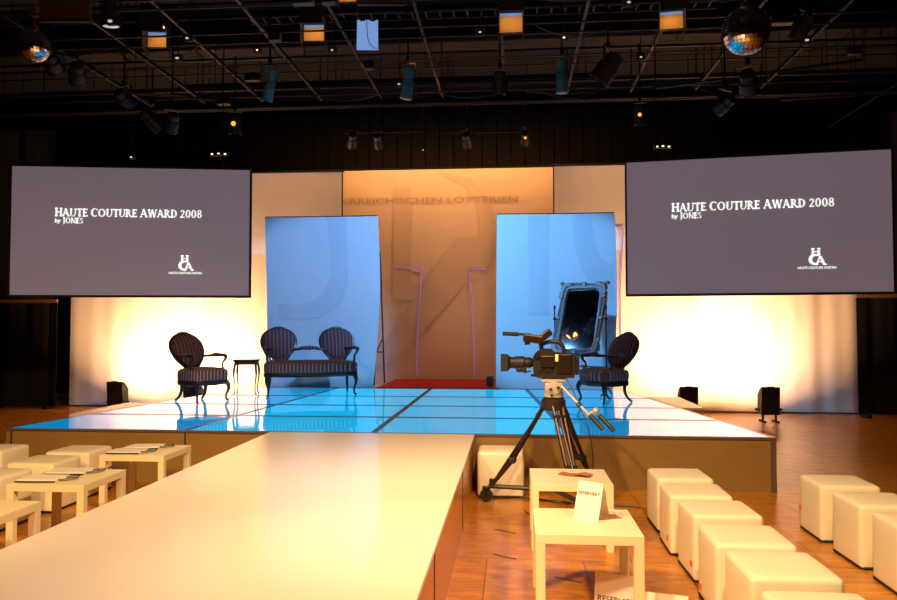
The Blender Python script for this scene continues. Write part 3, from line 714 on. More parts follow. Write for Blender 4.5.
# ================================================================== VIDEO CAMERA ON TRIPOD
TC = Vector((0.345, 6.37, 0))
tp = thing('tripod', 'heavy studio tripod on a wheeled dolly carrying the video camera', 'tripod', TC)
feet = [(-0.575, 0.10), (0.405, 0.38), (0.20, -0.48)]
for fx, fy in feet:
    L = math.hypot(fx, fy); d = Vector((fx/L, fy/L, 0)); s = Vector((-d.y, d.x, 0))
    top = d*0.07 + Vector((0, 0, 0.86)); kn = d*(L*0.60)+Vector((0, 0, 0.37)); ft = d*(L-0.05)+Vector((0, 0, 0.15))
    b = MB()
    for q in (-1, 1):
        b.rod(top+s*0.045*q, kn+s*0.035*q, 0.017, 8)
    b.rod(top*0.9+kn*0.1, ft, 0.012, 8)
    b.rod(kn, ft, 0.019, 8)
    lg = b.build('leg', M_['tripod'], tp, True)
    b = MB(); b.box(kn, (0.05, 0.11, 0.05), 0.008, rot=Matrix.Rotation(math.atan2(d.y, d.x), 3, 'Z'))
    b.build('clamp', M_['plastic'], lg); b = MB()
    mid = top*0.8+kn*0.2; b.box(mid, (0.04, 0.11, 0.035), 0.006, rot=Matrix.Rotation(math.atan2(d.y, d.x), 3, 'Z')); b.build('clamp', M_['plastic'], lg)
    b = MB(); b.rod(Vector((0, 0, 0.135)), d*(L-0.02)+Vector((0, 0, 0.135)), 0.02, 8); b.rod(d*(L-0.05)+Vector((0, 0, 0.13)), ft+Vector((0, 0, 0.05)), 0.024, 8); b.build('dolly_arm', M_['plastic'], tp, True)
    b = MB(); w0 = d*L
    b.M = Matrix.Translation(w0+Vector((0, 0, 0.055))) @ Matrix.Rotation(math.atan2(d.y, d.x)+0.5, 4, 'Z')
    b.lathe([(0.02, -0.022), (0.05, -0.022), (0.055, -0.014), (0.055, 0.014), (0.05, 0.022), (0.02, 0.022)], 18, 'y'); wh = b.build('wheel', M_['plastic'], tp, True)
    b = MB(); b.span((w0.x-0.035, w0.y-0.035, 0.11), (w0.x+0.035, w0.y+0.035, 0.13), 0.004)
    b.rod((w0.x, w0.y-0.026, 0.055), (w0.x, w0.y-0.026, 0.115), 0.008); b.rod((w0.x, w0.y+0.026, 0.055), (w0.x, w0.y+0.026, 0.115), 0.008); b.build('wheel_fork', M_['steel_light'], tp)
b = MB(); b.lathe([(0.05, 0.80), (0.105, 0.82), (0.105, 0.89), (0.08, 0.915), (0.06, 0.915)], 20); b.build('crown', M_['plastic'], tp, True)
b = MB(); b.lathe([(0.055, 0.915), (0.085, 0.92), (0.085, 0.955), (0.07, 0.965)], 20); b.box((0, 0, 1.0), (0.15, 0.11, 0.085), 0.015); b.lathe([(0.03, -0.10), (0.055, -0.095), (0.055, 0.095), (0.03, 0.10)], 18, 'y', (0, 0, 1.0)); b.box((0, 0, 1.06), (0.20, 0.10, 0.03), 0.006)
hd = b.build('fluid_head', M_['head'], tp, True, 'pale grey fluid head')
b = MB()
for x, z in ((-0.03, 0.99), (0.035, 1.005), (-0.02, 0.94)): b.rod((x, -0.10, z), (x, -0.125, z), 0.012)
b.build('head_knob', M_['plastic'], hd)
pa = MB(); p0 = Vector((0.06, -0.09, 1.02)); p1 = Vector((0.27, -0.22, 0.80)); pa.rod(p0, p1, 0.012, 8); pa.ball(p1, 0.022, 8); pa.ball((0.33, -0.24, 0.83), 0.03, 8); pa.rod(p1, (0.33, -0.24, 0.83), 0.014, 8)
ph = pa.build('pan_handle', M_['head'], tp, True)
b = MB(); b.rod((0.285, -0.24, 0.79), (0.375, -0.30, 0.69), 0.018, 10); b.build('grip', M_['plastic'], ph, True)
b = MB(); b.rod((0.35, -0.26, 0.80), (0.46, -0.33, 0.68), 0.018, 10); b.build('grip', M_['plastic'], ph, True)
b = MB(); b.rod((0.19, -0.17, 0.885), (0.21, -0.185, 0.86), 0.022, 8); b.build('clamp_ring', M_['plastic'], ph, True)
b = MB(); b.tube(smooth_path([(0.10, -0.05, 1.09), (0.17, -0.10, 0.95), (0.29, -0.2, 0.6), (0.30, -0.15, 0.2), (0.2, -0.3, 0.012), (-0.1, -0.5, 0.012), (-0.25, -0.25, 0.012)], 6), 0.005, 5); b.build('cable', M_['plastic'], tp)

vc = thing('video_camera', 'dark broadcast video camera pointing left on top of the tripod', 'camera', TC+Vector((0, 0, 1.082)))
b = MB(); prof = [(-0.17, 0.04), (-0.13, 0.0), (0.17, 0.0), (0.18, 0.05), (0.18, 0.20), (0.02, 0.215), (-0.02, 0.245), (-0.10, 0.245), (-0.15, 0.21), (-0.17, 0.17)]
b.loft([[(x, y, z) for x, z in prof] for y in (-0.065, 0.065)])
b.build('body', M_['cam'] if 'cam' in M_ else M_['plastic'], vc)
b = MB(); b.box((-0.05, -0.075, 0.14), (0.12, 0.025, 0.10), 0.01); b.box((0.09, -0.075, 0.12), (0.12, 0.022, 0.16), 0.006); [b.rod((-0.12+q*0.035, -0.066, 0.06+0.01*(q % 2)), (-0.12+q*0.035, -0.085, 0.06+0.01*(q % 2)), 0.010, 8) for q in range(4)]; b.rod((-0.14, -0.06, 0.19), (-0.14, -0.10, 0.19), 0.022, 10); b.build('side_panel', M_['tripod'], vc)
b = MB(); b.span((0.012, -0.095, 0.14), (0.036, -0.088, 0.20), 0.002); b.build('display', mat('camera_display', (0.8, 0.6, 0.3), 0.5, emit=(1.0, 0.6, 0.12), es=0.8), vc, label='small glowing amber display')
b = MB(); b.lathe([(0.03, -0.17), (0.045, -0.19), (0.045, -0.24), (0.055, -0.25), (0.055, -0.32), (0.048, -0.33), (0.05, -0.37), (0.05, -0.375)], 20, 'x', (0, 0, 0.125)); b.box((-0.27, 0, 0.07), (0.09, 0.07, 0.05), 0.012); b.build('lens', M_['cam'], vc, True)
b = MB(); b.loft([[(x, y, z) for y, z in ((-w2, 0.125-h2), (w2, 0.125-h2), (w2, 0.125+h2), (-w2, 0.125+h2))] for x, w2, h2 in ((-0.365, 0.05, 0.045), (-0.385, 0.085, 0.068), (-0.445, 0.09, 0.072))]); b.build('lens_hood', M_['black'], vc)
b = MB(); b.box((-0.17, -0.05, 0.33), (0.17, 0.09, 0.07), 0.015, rot=Matrix.Rotation(R(8), 3, 'Y')); b.box((-0.06, -0.05, 0.365), (0.10, 0.07, 0.06), 0.012, rot=Matrix.Rotation(R(-38), 3, 'Y')); b.rod((-0.245, -0.05, 0.31), (-0.20, -0.05, 0.315), 0.035); b.rod((-0.12, -0.05, 0.30), (-0.10, -0.03, 0.24), 0.012)
b.build('viewfinder', M_['tripod'], vc)
b = MB(); b.tube(smooth_path([(-0.10, 0.0, 0.24), (-0.09, 0.0, 0.285), (-0.02, 0.0, 0.305), (0.04, 0.0, 0.30), (0.08, 0.0, 0.265), (0.09, 0.0, 0.20)], 4), 0.018, 8); b.build('top_handle', M_['plastic'], vc, True)
b = MB(); b.rod((-0.43, -0.03, 0.372), (-0.29, -0.03, 0.368), 0.018, 10); b.rod((-0.29, -0.03, 0.368), (-0.20, -0.03, 0.365), 0.010, 8); b.build('microphone', M_['black'], vc, True)
b = MB(); b.box((0.198, 0, 0.11), (0.035, 0.10, 0.15), 0.008); b.build('battery', M_['cam'], vc)
b = MB(); b.rod((-0.19, 0, 0.055), (-0.25, 0, 0.04), 0.008, 6); b.rod((-0.13, 0, 0.012), (-0.19, -0.0, 0.02), 0.012, 6); b.build('rod_support', M_['plastic'], vc)
b = MB(); b.rod((0.235, -0.03, 0.10), (0.26, -0.03, 0.10), 0.014, 6); b.tube(smooth_path([(0.25, -0.03, 0.10), (0.30, -0.04, 0.05), (0.27, -0.05, 0.02), (0.236, -0.05, 0.03)], 4), 0.006, 5); b.build('cable', M_['plastic'], vc)

# ================================================================== POUFS
def make_pouf(loc, label, group, sticker=None, rz=0.0):
    S = 0.41; t = bmesh.new()
    b = MB(); b.box((0, 0, 0.2), (S, S, 0.40), 0.028, 4)
    bmesh.ops.subdivide_edges(b.bm, edges=[e for e in b.bm.edges if e.calc_length() > 0.1], cuts=5, use_grid_fill=True)
    for q in b.bm.verts:   # soft pillowed faces
        x, y, z = q.co.x/(S/2), q.co.y/(S/2), (q.co.z-0.2)/0.2
        k = 0.007
        if abs(x) > 0.9: q.co.x += math.copysign(k*(1-y*y)*(1-z*z), x)
        if abs(y) > 0.9: q.co.y += math.copysign(k*(1-x*x)*(1-z*z), y)
        if z > 0.9: q.co.z += k*(1-x*x)*(1-y*y)
    t.free()
    p = thing('cube_pouf', label, 'pouf', loc, rz, group)
    b.build('cover', M_['leather'], p, True)
    b = MB(); r = S/2-0.004
    b.tube([(sx*r*s1, sy*r*s2, 0.012) for sx, sy, s1, s2 in ((-1, -1, .9, 1), (1, -1, .9, 1), (1, -1, 1, .9), (1, 1, 1, .9), (1, 1, .9, 1), (-1, 1, .9, 1), (-1, 1, 1, .9), (-1, -1, 1, .9))], 0.010, 6, closed=True)
    b.build('base_edge', M_['black'], p)
    if sticker:
        for sy_, sz_ in sticker:
            b = MB(); b.span((-S/2-0.0085, sy_-0.015, sz_-0.018), (-S/2-0.0035, sy_+0.015, sz_+0.018)); b.build('sticker', M_['sticker'], p, label='small orange sticker')
    return p
G1 = 'cream cube poufs in the row right of the white tables'
backs = [6.02, 5.46, 4.95, 4.36, 3.86, 3.30]
labs = ['cream cube pouf next to the stage, farthest in the inner right row', 'cream cube pouf second from the stage in the inner right row', 'cream cube pouf third from the stage in the inner right row, two orange stickers low',
        'cream cube pouf fourth from the stage in the inner right row', 'cream cube pouf fifth from the stage in the inner right row', 'cream cube pouf nearest the viewer, cut by the bottom edge of the picture']
stk = [None, [(-0.13, 0.10)], [(-0.15, 0.10)], [(0.12, 0.07)], None, None]
jit = [0.01, -0.012, 0.015, -0.01, 0.006, -0.008]
for i in range(6): make_pouf((1.255+jit[i]*0.8, backs[i]-0.205, 0), labs[i], G1, stk[i], jit[i]*1.5)
G2 = 'cream cube poufs in the outer right row'
for i, (y, lab) in enumerate(((5.65, 'farthest cream cube pouf in the outer right row'), (5.07, 'middle cream cube pouf in the outer right row'), (4.52, 'cream cube pouf cut by the right edge of the picture'))):
    make_pouf((2.36, y, 0), lab, G2, [(0.17, 0.16)] if i == 0 else None, -jit[i])
G3 = 'cream cube poufs left of the runway'
for x, y, lab in ((-4.77, 6.50, 'cream cube pouf at the left picture edge closest to the stage'), (-3.95, 6.50, 'cream cube pouf beside the farthest left table'),
                  (-3.93, 5.96, 'cream cube pouf between the two left tables, second in its row'), (-3.97, 5.37, 'cream cube pouf beside the middle left table, cut by the picture edge')):
    make_pouf((x, y, 0), lab, G3)
make_pouf((-0.11, 6.825, 0), 'cream cube pouf pushed against the stage behind the tripod foot', 'single cube pouf by the stage')

# ================================================================== LOW TABLES
def make_table():
    t = thing('low_table', '', 'table', (0, 0, 0), 0)
    b = MB(); b.box((0, 0, 0.425), (0.55, 0.55, 0.05), 0.0015, 1); b.build('tabletop', M_['lack'], t)
    for sx in (-1, 1):
        for sy in (-1, 1):
            b = MB(); b.box((sx*0.25, sy*0.25, 0.2), (0.049, 0.049, 0.40), 0.0015, 1); b.build('leg', M_['lack'], t)
    return t
t0 = make_table()
tabs = [((0.39, 4.15, 0), 'square cream side table in front with the standing RESERVIERT card', 0.0),
        ((0.40, 5.37, 0), 'square cream side table behind, right below the tripod', 0.0),
        ((-3.15, 6.19, 0), 'square cream side table left of the runway, closest to the stage', 0.02),
        ((-3.15, 5.06, 0), 'square cream side table left of the runway, middle one with two paper bags', 0.0),
        ((-3.15, 4.06, 0), 'square cream side table cut by the left picture edge', 0.0)]
for i, (loc, lab, rz) in enumerate(tabs):
    if i == 0: t0.location = loc; t0['label'] = lab
    else: dup(t0, loc, rz, lab)

# paper gift bags lying flat on the left tables
def make_bag(loc, rz, label):
    t = thing('paper_bag', label, 'bag', loc, rz, 'flat paper bags on the left tables')
    b = MB(); b.box((0, 0, 0.010), (0.28, 0.19, 0.018), 0.005); b.build('body', M_['paper'], t)
    b = MB(); b.tube(smooth_path([(0.14, -0.098, 0.006), (-0.10, -0.10, 0.006), (-0.145, -0.07, 0.006), (-0.147, 0.06, 0.006)], 4), 0.006, 6); b.build('black_trim', M_['ink'], t)
    for z in (0.008, 0.016):
        b = MB(); b.tube(smooth_path([(0.14, -0.05, z), (0.17, -0.06, z), (0.22, -0.035+z*3, z), (0.22, 0.035+z*3, z), (0.17, 0.06, z), (0.14, 0.05, z)], 4), 0.0028, 6); b.build('handle', M_['ink'], t)
    return t
make_bag((-3.255, 6.06, 0.45), R(3), 'flat white paper bag with black handles, front one on the farthest left table')
make_bag((-3.22, 6.31, 0.45), R(6), 'flat white paper bag with black handles, rear one on the farthest left table')
make_bag((-3.26, 4.93, 0.45), R(3), 'flat white paper bag with black handles, front one on the middle left table')
make_bag((-3.22, 5.19, 0.45), R(5), 'flat white paper bag with black handles, rear one on the middle left table')

# cards
def make_card(loc, rz, w, h, label, lz, lw, txt='RESERVIERT', lean=12):
    t = thing('place_card', label, 'card', loc, rz, 'white reservation cards')
    b = MB(); s = math.sin(R(lean)); c = math.cos(R(lean))
    b.loft([[(x, y, z) for y, z in ((-s*h, 0), (0.0, c*h), (s*h, 0), (s*h-0.003, 0), (0, c*h-0.012), (-s*h+0.003, 0))] for x in (-w/2, w/2)])
    b.build('folded_card', M_['paper'], t)
    M = Matrix.Translation((0, -s*h, 0)) @ Matrix.Rotation(R(-lean), 4, 'X')
    text_mesh('lettering', txt, M_['ink'], t, -w*lw/2, w*lw/2, h*lz, h*lz+w*lw*0.14, -0.0012, 0.01, 'black word RESERVIERT', 0.001, M)
    return t
make_card((0.435, 4.22, 0.45), R(-30), 0.148, 0.215, 'upright RESERVIERT card on the front table', 0.66, 0.86, lean=22)
make_card((0.565, 4.06, 0.0), R(-20), 0.26, 0.198, 'wide RESERVIERT card on the floor under the front table', 0.26, 0.86)
t = thing('place_card', 'blank folded white card on the floor right of the front table leg', 'card', (0.785, 4.0, 0), R(-14), 'white reservation cards')
b = MB(); w, h = 0.24, 0.122; b.loft([[(x, y, z) for y, z in ((-0.033, 0), (0.0, h), (0.033, 0), (0.03, 0), (0, h-0.012), (-0.03, 0))] for x in (-w/2, w/2)]); b.build('folded_card', M_['paper'], t)

# leaflets
M_['photo'] = mat('brochure_print', (0.42, 0.16, 0.08), 0.5, noise=0.6, nscale=25)
M_['violet_print'] = mat('violet_flyer_print', (0.15, 0.10, 0.32), 0.5, noise=0.5, nscale=30)
lf = thing('leaflet', 'brown printed leaflet on the front table beside the card', 'leaflet', (0.525, 4.23, 0.45), R(20))
b = MB(); b.box((0, 0, 0.0015), (0.15, 0.105, 0.003)); b.build('sheet', M_['paper'], lf)
b = MB(); b.box((0, 0, 0.0034), (0.14, 0.095, 0.0008)); b.build('picture', M_['photo'], lf, label='brown printed picture')
lf = thing('leaflet', 'white leaflet with violet print behind the card on the front table', 'leaflet', (0.52, 4.365, 0.45), R(-20))
b = MB(); b.box((0, 0, 0.0015), (0.19, 0.09, 0.003)); b.build('sheet', M_['paper'], lf)
b = MB(); b.box((-0.03, 0.012, 0.0034), (0.10, 0.03, 0.0008)); b.build('picture', M_['violet_print'], lf, label='violet print')
b = MB(); b.M = Matrix.Translation((0.44, 5.40, 0.45)) @ Matrix.Rotation(R(-25), 4, 'Z')
b.loft([[(x, -0.05, z), (x, 0.05, z), (x, 0.05, z+0.002), (x, -0.05, z+0.002)] for x, z in ((-0.11, 0.008), (-0.05, 0.001), (0.0, 0.005), (0.06, 0.02), (0.12, 0.012))])
tag(b.build('leaflet', M_['photo']), 'crumpled brown and white leaflet on the rear table below the tripod', 'leaflet')

# black tape marks on the floor
def on(px, py):
    p = at(px, py, 1.0); d = p-Vector((0, 0, 1.52)); k = -1.52/d.z; return Vector((0, 0, 1.52))+d*k
for (x0, y0, x1, y1), lab in (((495, 529.5, 516, 533.5), 'short black tape mark on the floor, farther of two left of the tables'), ((493, 554, 516, 559.5), 'short black tape mark on the floor, nearer of two left of the tables'),
                              ((555, 577, 582, 583), 'short black tape mark on the floor below the front table')):
    a, c = on(x0, y0), on(x1, y1); m = (a+c)/2; L = (c-a).length
    b = MB(); b.box((m.x, m.y, 0.001), (L, 0.012, 0.002), rot=Matrix.Rotation(math.atan2(c.y-a.y, c.x-a.x), 3, 'Z'))
    tag(b.build('tape_mark', M_['tape']), lab, 'tape', 'black tape marks on the floor')
b = MB(); p = on(715, 491); b.box((p.x, p.y, 0.004), (0.16, 0.05, 0.008), 0.002); tag(b.build('paper_scrap', M_['paper']), 'small white paper on the floor at the foot of the stage behind the poufs', 'paper')
b = MB(); b.tube(smooth_path([on(505, 497), on(530, 499), on(560, 503), on(590, 504), on(640, 508)], 5), 0.008, 6)
for q in b.bm.verts: q.co.z += 0.008
tag(b.build('floor_cable', M_['plastic'], None, True), 'black cable lying on the floor under the rear table', 'cable')
PIPES = [(5.0, 5.45), (5.6, 5.32), (6.55, 5.5), (7.05, 5.30), (7.6, 5.5), (8.05, 5.5), (8.75, 5.5), (9.15, 5.5), (9.7, 5.32), (10.4, 5.42), (11.3, 5.27), (11.75, 5.45), (12.3, 5.28), (12.8, 5.4)]
def hang(Y): return min(PIPES, key=lambda q: abs(q[0]-Y))
# ================================================================== LIGHTING GRID
seen = [x for x in (-5.95, -5.0, -4.03, -3.06, -2.08, -1.1, -0.12, 0.86, 1.84, 2.83, 3.8)]
for i, x in enumerate(seen):
    b = MB(); b.span((x-0.010, 1.0, 5.16), (x+0.010, 11.6, 5.21)); b.span((x-0.018, 1.0, 5.155), (x+0.018, 11.6, 5.162))
    for y in (3, 6.85, 9.0, 11.5): b.rod((x, y, 5.2), (x, y, CZ), 0.01, 5)
    tag(b.build('grid_rail', M_['steel_light']), 'thin steel rail under the ceiling running towards the backdrop, %s from the left' % ORD[i], 'rail', 'lengthwise ceiling rails')
ys = PIPES

for i, (y, z) in enumerate(ys):
    b = MB(); b.rod((-9.5, y, z), (8.0, y, z), 0.024, 8)
    for x in range(-9, 8, 2): b.rod((x, y, z), (x, y, CZ), 0.008, 5)
    tag(b.build('cross_pipe', M_['steel_light'] if i % 2 else M_['steel'], None, True), 'dark steel pipe across the lighting grid, %s from the front' % ORD[i], 'pipe', 'cross pipes of the lighting grid')
for i, (y, z, h, x0, x1) in enumerate(((6.08, 5.75, 0.35, -7.5, 6.5), (8.4, 5.72, 0.38, -8.5, 7.0), (10.85, 5.70, 0.38, -9, 7.5))):
    d = thing('air_duct', 'dark rectangular air duct above the grid, %s from the front' % ORD[i], 'duct', (0, y, z), 0, 'air ducts')
    b = MB(); b.span((x0, -0.25, 0), (x1, 0.25, h), 0.01); b.build('casing', M_['duct'], d)
    x = x0+0.6
    while x < x1:
        b = MB(); b.span((x-0.02, -0.27, -0.02), (x+0.02, 0.27, h+0.02)); b.build('flange', M_['steel'], d); x += 1.2
# cable ladders
for i, (y, z, x0, x1) in enumerate(((7.83, 5.56, -5.5, -0.4), (9.42, 5.56, -3.5, 2.6), (12.05, 5.52, -5.6, 1.4))):
    d = thing('cable_ladder', 'dark cable ladder with rungs across the grid, %s from the front' % ORD[i], 'cable tray', (0, y, z), 0, 'cable ladders')
    b = MB()
    for s in (-0.13, 0.13):
        b = MB(); b.span((x0, s-0.01, 0), (x1, s+0.01, 0.07)); b.build('side_rail', M_['steel'], d)
    x = x0+0.05
    while x < x1:
        b = MB(); b.span((x-0.012, -0.12, 0.01), (x+0.012, 0.12, 0.03)); b.build('rung', M_['steel_light'], d); x += 0.18
    b = MB(); [b.rod((q, 0, 0.02), (q, 0, CZ-z), 0.008, 5) for q in (x0+0.05, x1-0.2)]; b.build('hanger', M_['steel'], d)
# slanting pipes at the right side
for i, ((x0, y0), (x1, y1), Y0, Y1) in enumerate((((766, 73), (863, 60), 7.95, 7.75), ((655, 88), (722, 80), 9.5, 9.2), ((780, 100), (866, 94), 10.0, 9.8), ((828, 127), (897, 84), 9.6, 8.85), ((135, 93), (215, 100), 9.0, 9.2))):
    b = MB(); b.rod(at(x0, y0, Y0), at(x1, y1, Y1), 0.018, 8); c = (at(x0, y0, Y0)+at(x1, y1, Y1))/2
    for q in (at(x0, y0, Y0), at(x1, y1, Y1)): b.rod(q, (q.x, q.y, CZ), 0.006, 5)
    tag(b.build('hanging_pipe', M_['steel_light'], None, True), ['upper reddish pipe hanging right of the large mirror ball', 'reddish pipe hanging left below the large mirror ball', 'lower pipe hanging right above the right screen', 'sloping pipe at the right picture edge', 'pipe hanging above the left screen'][i], 'pipe')
# low batten just above the banner
for (x0, x1, lab) in ((345, 425, 'left half of the thin lit pipe above the centre banner'), (441, 531, 'right half of the thin lit pipe above the centre banner')):
    b = MB(); b.rod(at(x0, 133, 13.0), at(x1, 131.5, 13.0), 0.018, 8)
    for q in (at(x0+4, 133, 13.0), at(x1-4, 131.5, 13.0)): b.rod(q, (q.x, q.y, CZ), 0.006, 5)
    tag(b.build('hanging_pipe', M_['pipe_lit'] if 'pipe_lit' in M_ else M_['steel_light'], None, True), lab, 'pipe')
# dark pelmet behind the top of the backdrop
b = MB()
for i in range(60):
    x = -9+i*0.29; b.span((x, 14.9, 4.3), (x+0.27, 14.95+0.02*(i % 2), 5.9))
tag(b.build('upper_border', mat('brown_border_cloth', (0.007, 0.004, 0.0035), 0.9, noise=0.2)), 'dark brown pleated border hanging above the backdrop', 'curtain')

# ---- mirror balls
M_['facet'] = mat('mirror_ball_facets', (0.85, 0.85, 0.88), 0.10, 1.0, noise=0.05)
def mirror_ball(px, py, Y, r, label):
    Y0 = Y; Y, PZ = hang(Y); r *= Y/Y0; p = at(px, py, Y); t = thing('mirror_ball', label, 'mirror ball', p, 0.3, 'mirror balls')
    b = MB(); rnd = random.Random(5); rows_ = 20
    b.ball((0, 0, 0), r*0.975, 24); core = b.build('core', M_['black'], t, True)
    b = MB()
    for i in range(rows_):
        th = PI*(i+0.5)/rows_; cnt = max(4, int(2*PI*math.sin(th)*rows_/PI)); s = r*PI/rows_*0.46
        for k in range(cnt):
            ph_ = 2*PI*(k+0.5*(i % 2))/cnt
            nrm = Vector((math.sin(th)*math.cos(ph_), math.sin(th)*math.sin(ph_), math.cos(th)))
            e1 = Vector((-math.sin(ph_), math.cos(ph_), 0)); e2 = nrm.cross(e1); jn = (nrm+e1*rnd.uniform(-.03, .03)+e2*rnd.uniform(-.03, .03)).normalized()
            e1 = (e1-jn*e1.dot(jn)).normalized(); e2 = jn.cross(e1); c = nrm*r*0.99
            b.loft([[c+e1*s*a+e2*s*q-jn*0.004 for a, q in ((-1, -1), (1, -1), (1, 1), (-1, 1))], [c+e1*s*a+e2*s*q+jn*0.002 for a, q in ((-1, -1), (1, -1), (1, 1), (-1, 1))]])
    b.build('facets', M_['facet'], t)
    b = MB(); b.lathe([(0.03, r-0.01), (0.045, r), (0.045, r+0.05), (0.02, r+0.06)], 14); b.rod((0, 0, r+0.05), (0, 0, r+0.16), 0.006); b.lathe([(0.04, r+0.16), (0.05, r+0.17), (0.05, r+0.26), (0.03, r+0.27)], 14); b.rod((0, 0, r+0.27), (0, 0, PZ-p.z), 0.006); b.box((0, 0, PZ-p.z), (0.05, 0.07, 0.07), 0.01)
    b.build('motor_mount', M_['red_motor'], t, True)
    return t
M_['red_motor'] = mat('dull_red_motor', (0.25, 0.04, 0.03), 0.4, noise=0.2)
mirror_ball(746, 31, 7.0, 0.218, 'large mirror ball hanging above the right screen')
mirror_ball(34, 46, 8.4, 0.195, 'smaller mirror ball hanging in the top left corner')

# ---- soft lights with barn doors (row over the stage)
M_['door'] = mat('barn_door_metal', (0.55, 0.5, 0.42), 0.45, 0.1)
M_['blue_strip'] = mat('blue_filter_strip', (0.12, 0.45, 1.0), 0.4, emit=(0.15, 0.35, 0.9), es=0.5)  # strip glows by itself in place of lamp light on the filter
M_['tungsten'] = mat('tungsten_lamp', (1, 0.8, 0.5), 0.5, emit=(1.0, 0.36, 0.05), es=15)
def softlight(px, py, Y, w, h, label, rz=0.0, on_=True):
    """centre of its far lit door is at the pixel"""
    Y0 = Y; Y, PZ = hang(Y); w *= Y/Y0; h *= Y/Y0; p = at(px, py, Y+0.15); t = thing('soft_light', label, 'stage light', p, rz, 'soft lights with barn doors')
    b = MB(); b.span((-w/2-0.01, -0.30, h/2), (w/2+0.01, 0.0, h/2+0.16), 0.008); b.span((-w/2-0.01, -0.305, h/2-0.10), (w/2+0.01, -0.295, h/2+0.01)); b.build('housing', M_['black'], t)
    b = MB(); b.span((-w/2+0.02, -0.27, h/2-0.006), (w/2-0.02, -0.16, h/2-0.001)); b.build('lamp', M_['tungsten'], t, label='glowing tungsten lamp')
    b = MB(); b.span((-w/2, -0.004, -h/2), (w/2, 0.004, h/2)); b.build('barn_door', M_['door'], t)
    b = MB(); b.span((-w/2+0.004, -0.009, h/2-h*0.16), (w/2-0.004, -0.0045, h/2-0.004)); b.build('filter_strip', M_['blue_strip'], t, label='pale blue filter strip')
    for s in (-1, 1):
        b = MB(); b.M = Matrix.Translation((s*(w/2+0.006), -0.15, h/2)) @ Matrix.Rotation(R(-1*s), 4, 'Y')
        b.span((-0.003, -0.02, -h*1.35), (0.003, 0.15, 0)); b.build('barn_door', M_['black'], t)
    b = MB()
    for a, c in (((-w/2, -0.006, -h/2-0.13), (-w/2+0.008, 0.006, -h/2)), ((w/2-0.008, -0.006, -h/2-0.13), (w/2, 0.006, -h/2)), ((-w/2, -0.006, -h/2-0.14), (w/2, 0.006, -h/2-0.13)), ((-w/2, -0.012, -h/2-0.01), (w/2, 0.006, -h/2))): b.span(a, c)
    b.build('filter_frame', M_['steel_light'], t)
    b = MB(); 
    for s in (-1, 1): b.span((s*(w/2+0.03)-0.006, -0.17, h/2+0.05), (s*(w/2+0.03)+0.006, -0.13, h/2+0.3))
    b.span((-w/2-0.036, -0.17, h/2+0.29), (w/2+0.036, -0.13, h/2+0.30)); b.rod((0, -0.15, h/2+0.3), (0, -0.15, PZ-p.z), 0.015); b.box((0, -0.15, PZ-p.z), (0.05, 0.07, 0.07), 0.01); b.build('yoke', M_['steel'], t)
    return t
softlight(159, 40, 8.6, 0.27, 0.19, 'soft light with glowing orange barn door, leftmost of the row', R(8))
softlight(315, 33, 8.6, 0.27, 0.20, 'soft light with glowing orange barn door beside the pale blue gel sheet', R(4))
softlight(511, 23, 8.3, 0.26, 0.23, 'soft light with glowing orange barn door, above the middle of the stage')
softlight(671, 20.5, 8.3, 0.26, 0.20, 'soft light with glowing orange barn door beside the large mirror ball', R(-6))
softlight(349, -6, 8.0, 0.22, 0.18, 'soft light cut by the top edge of the picture', 0)
# pale blue gel sheet
p = at(367.5, 35, 8.03); g = thing('gel_sheet', 'pale blue lit filter sheet hanging under the grid with a scalloped top', 'filter', p, R(6))
b = MB(); w2, h2 = 0.115, 0.17
top = [(w2-2*w2*i/12, h2-(0.016 if i % 6 in (2, 3, 4) else 0)) for i in range(13)]
b.loft([[(x, y, z) for x, z in [(-w2*1.05, -h2), (w2*1.05, -h2)]+top] for y in (-0.003, 0.003)]); b.build('sheet', mat('lit_blue_gel', (0.35, 0.5, 0.7), 0.5, emit=(0.16, 0.33, 0.72), es=0.85, noise=0.2), g)
b = MB(); b.tube(smooth_path([(-0.01, -0.012, 0.22), (-0.005, -0.012, 0.08), (0.005, -0.012, -0.04), (0.04, -0.012, -0.12), (0.11, -0.012, -0.165)], 4), 0.004, 5); b.build('cord', M_['black'], g)
b = MB(); b.span((-0.13, 0.01, 0.15), (0.13, 0.03, 0.18)); b.rod((0, 0.02, 0.17), (0, 0.02, 5.5-p.z), 0.008); b.build('hanger', M_['steel'], g)

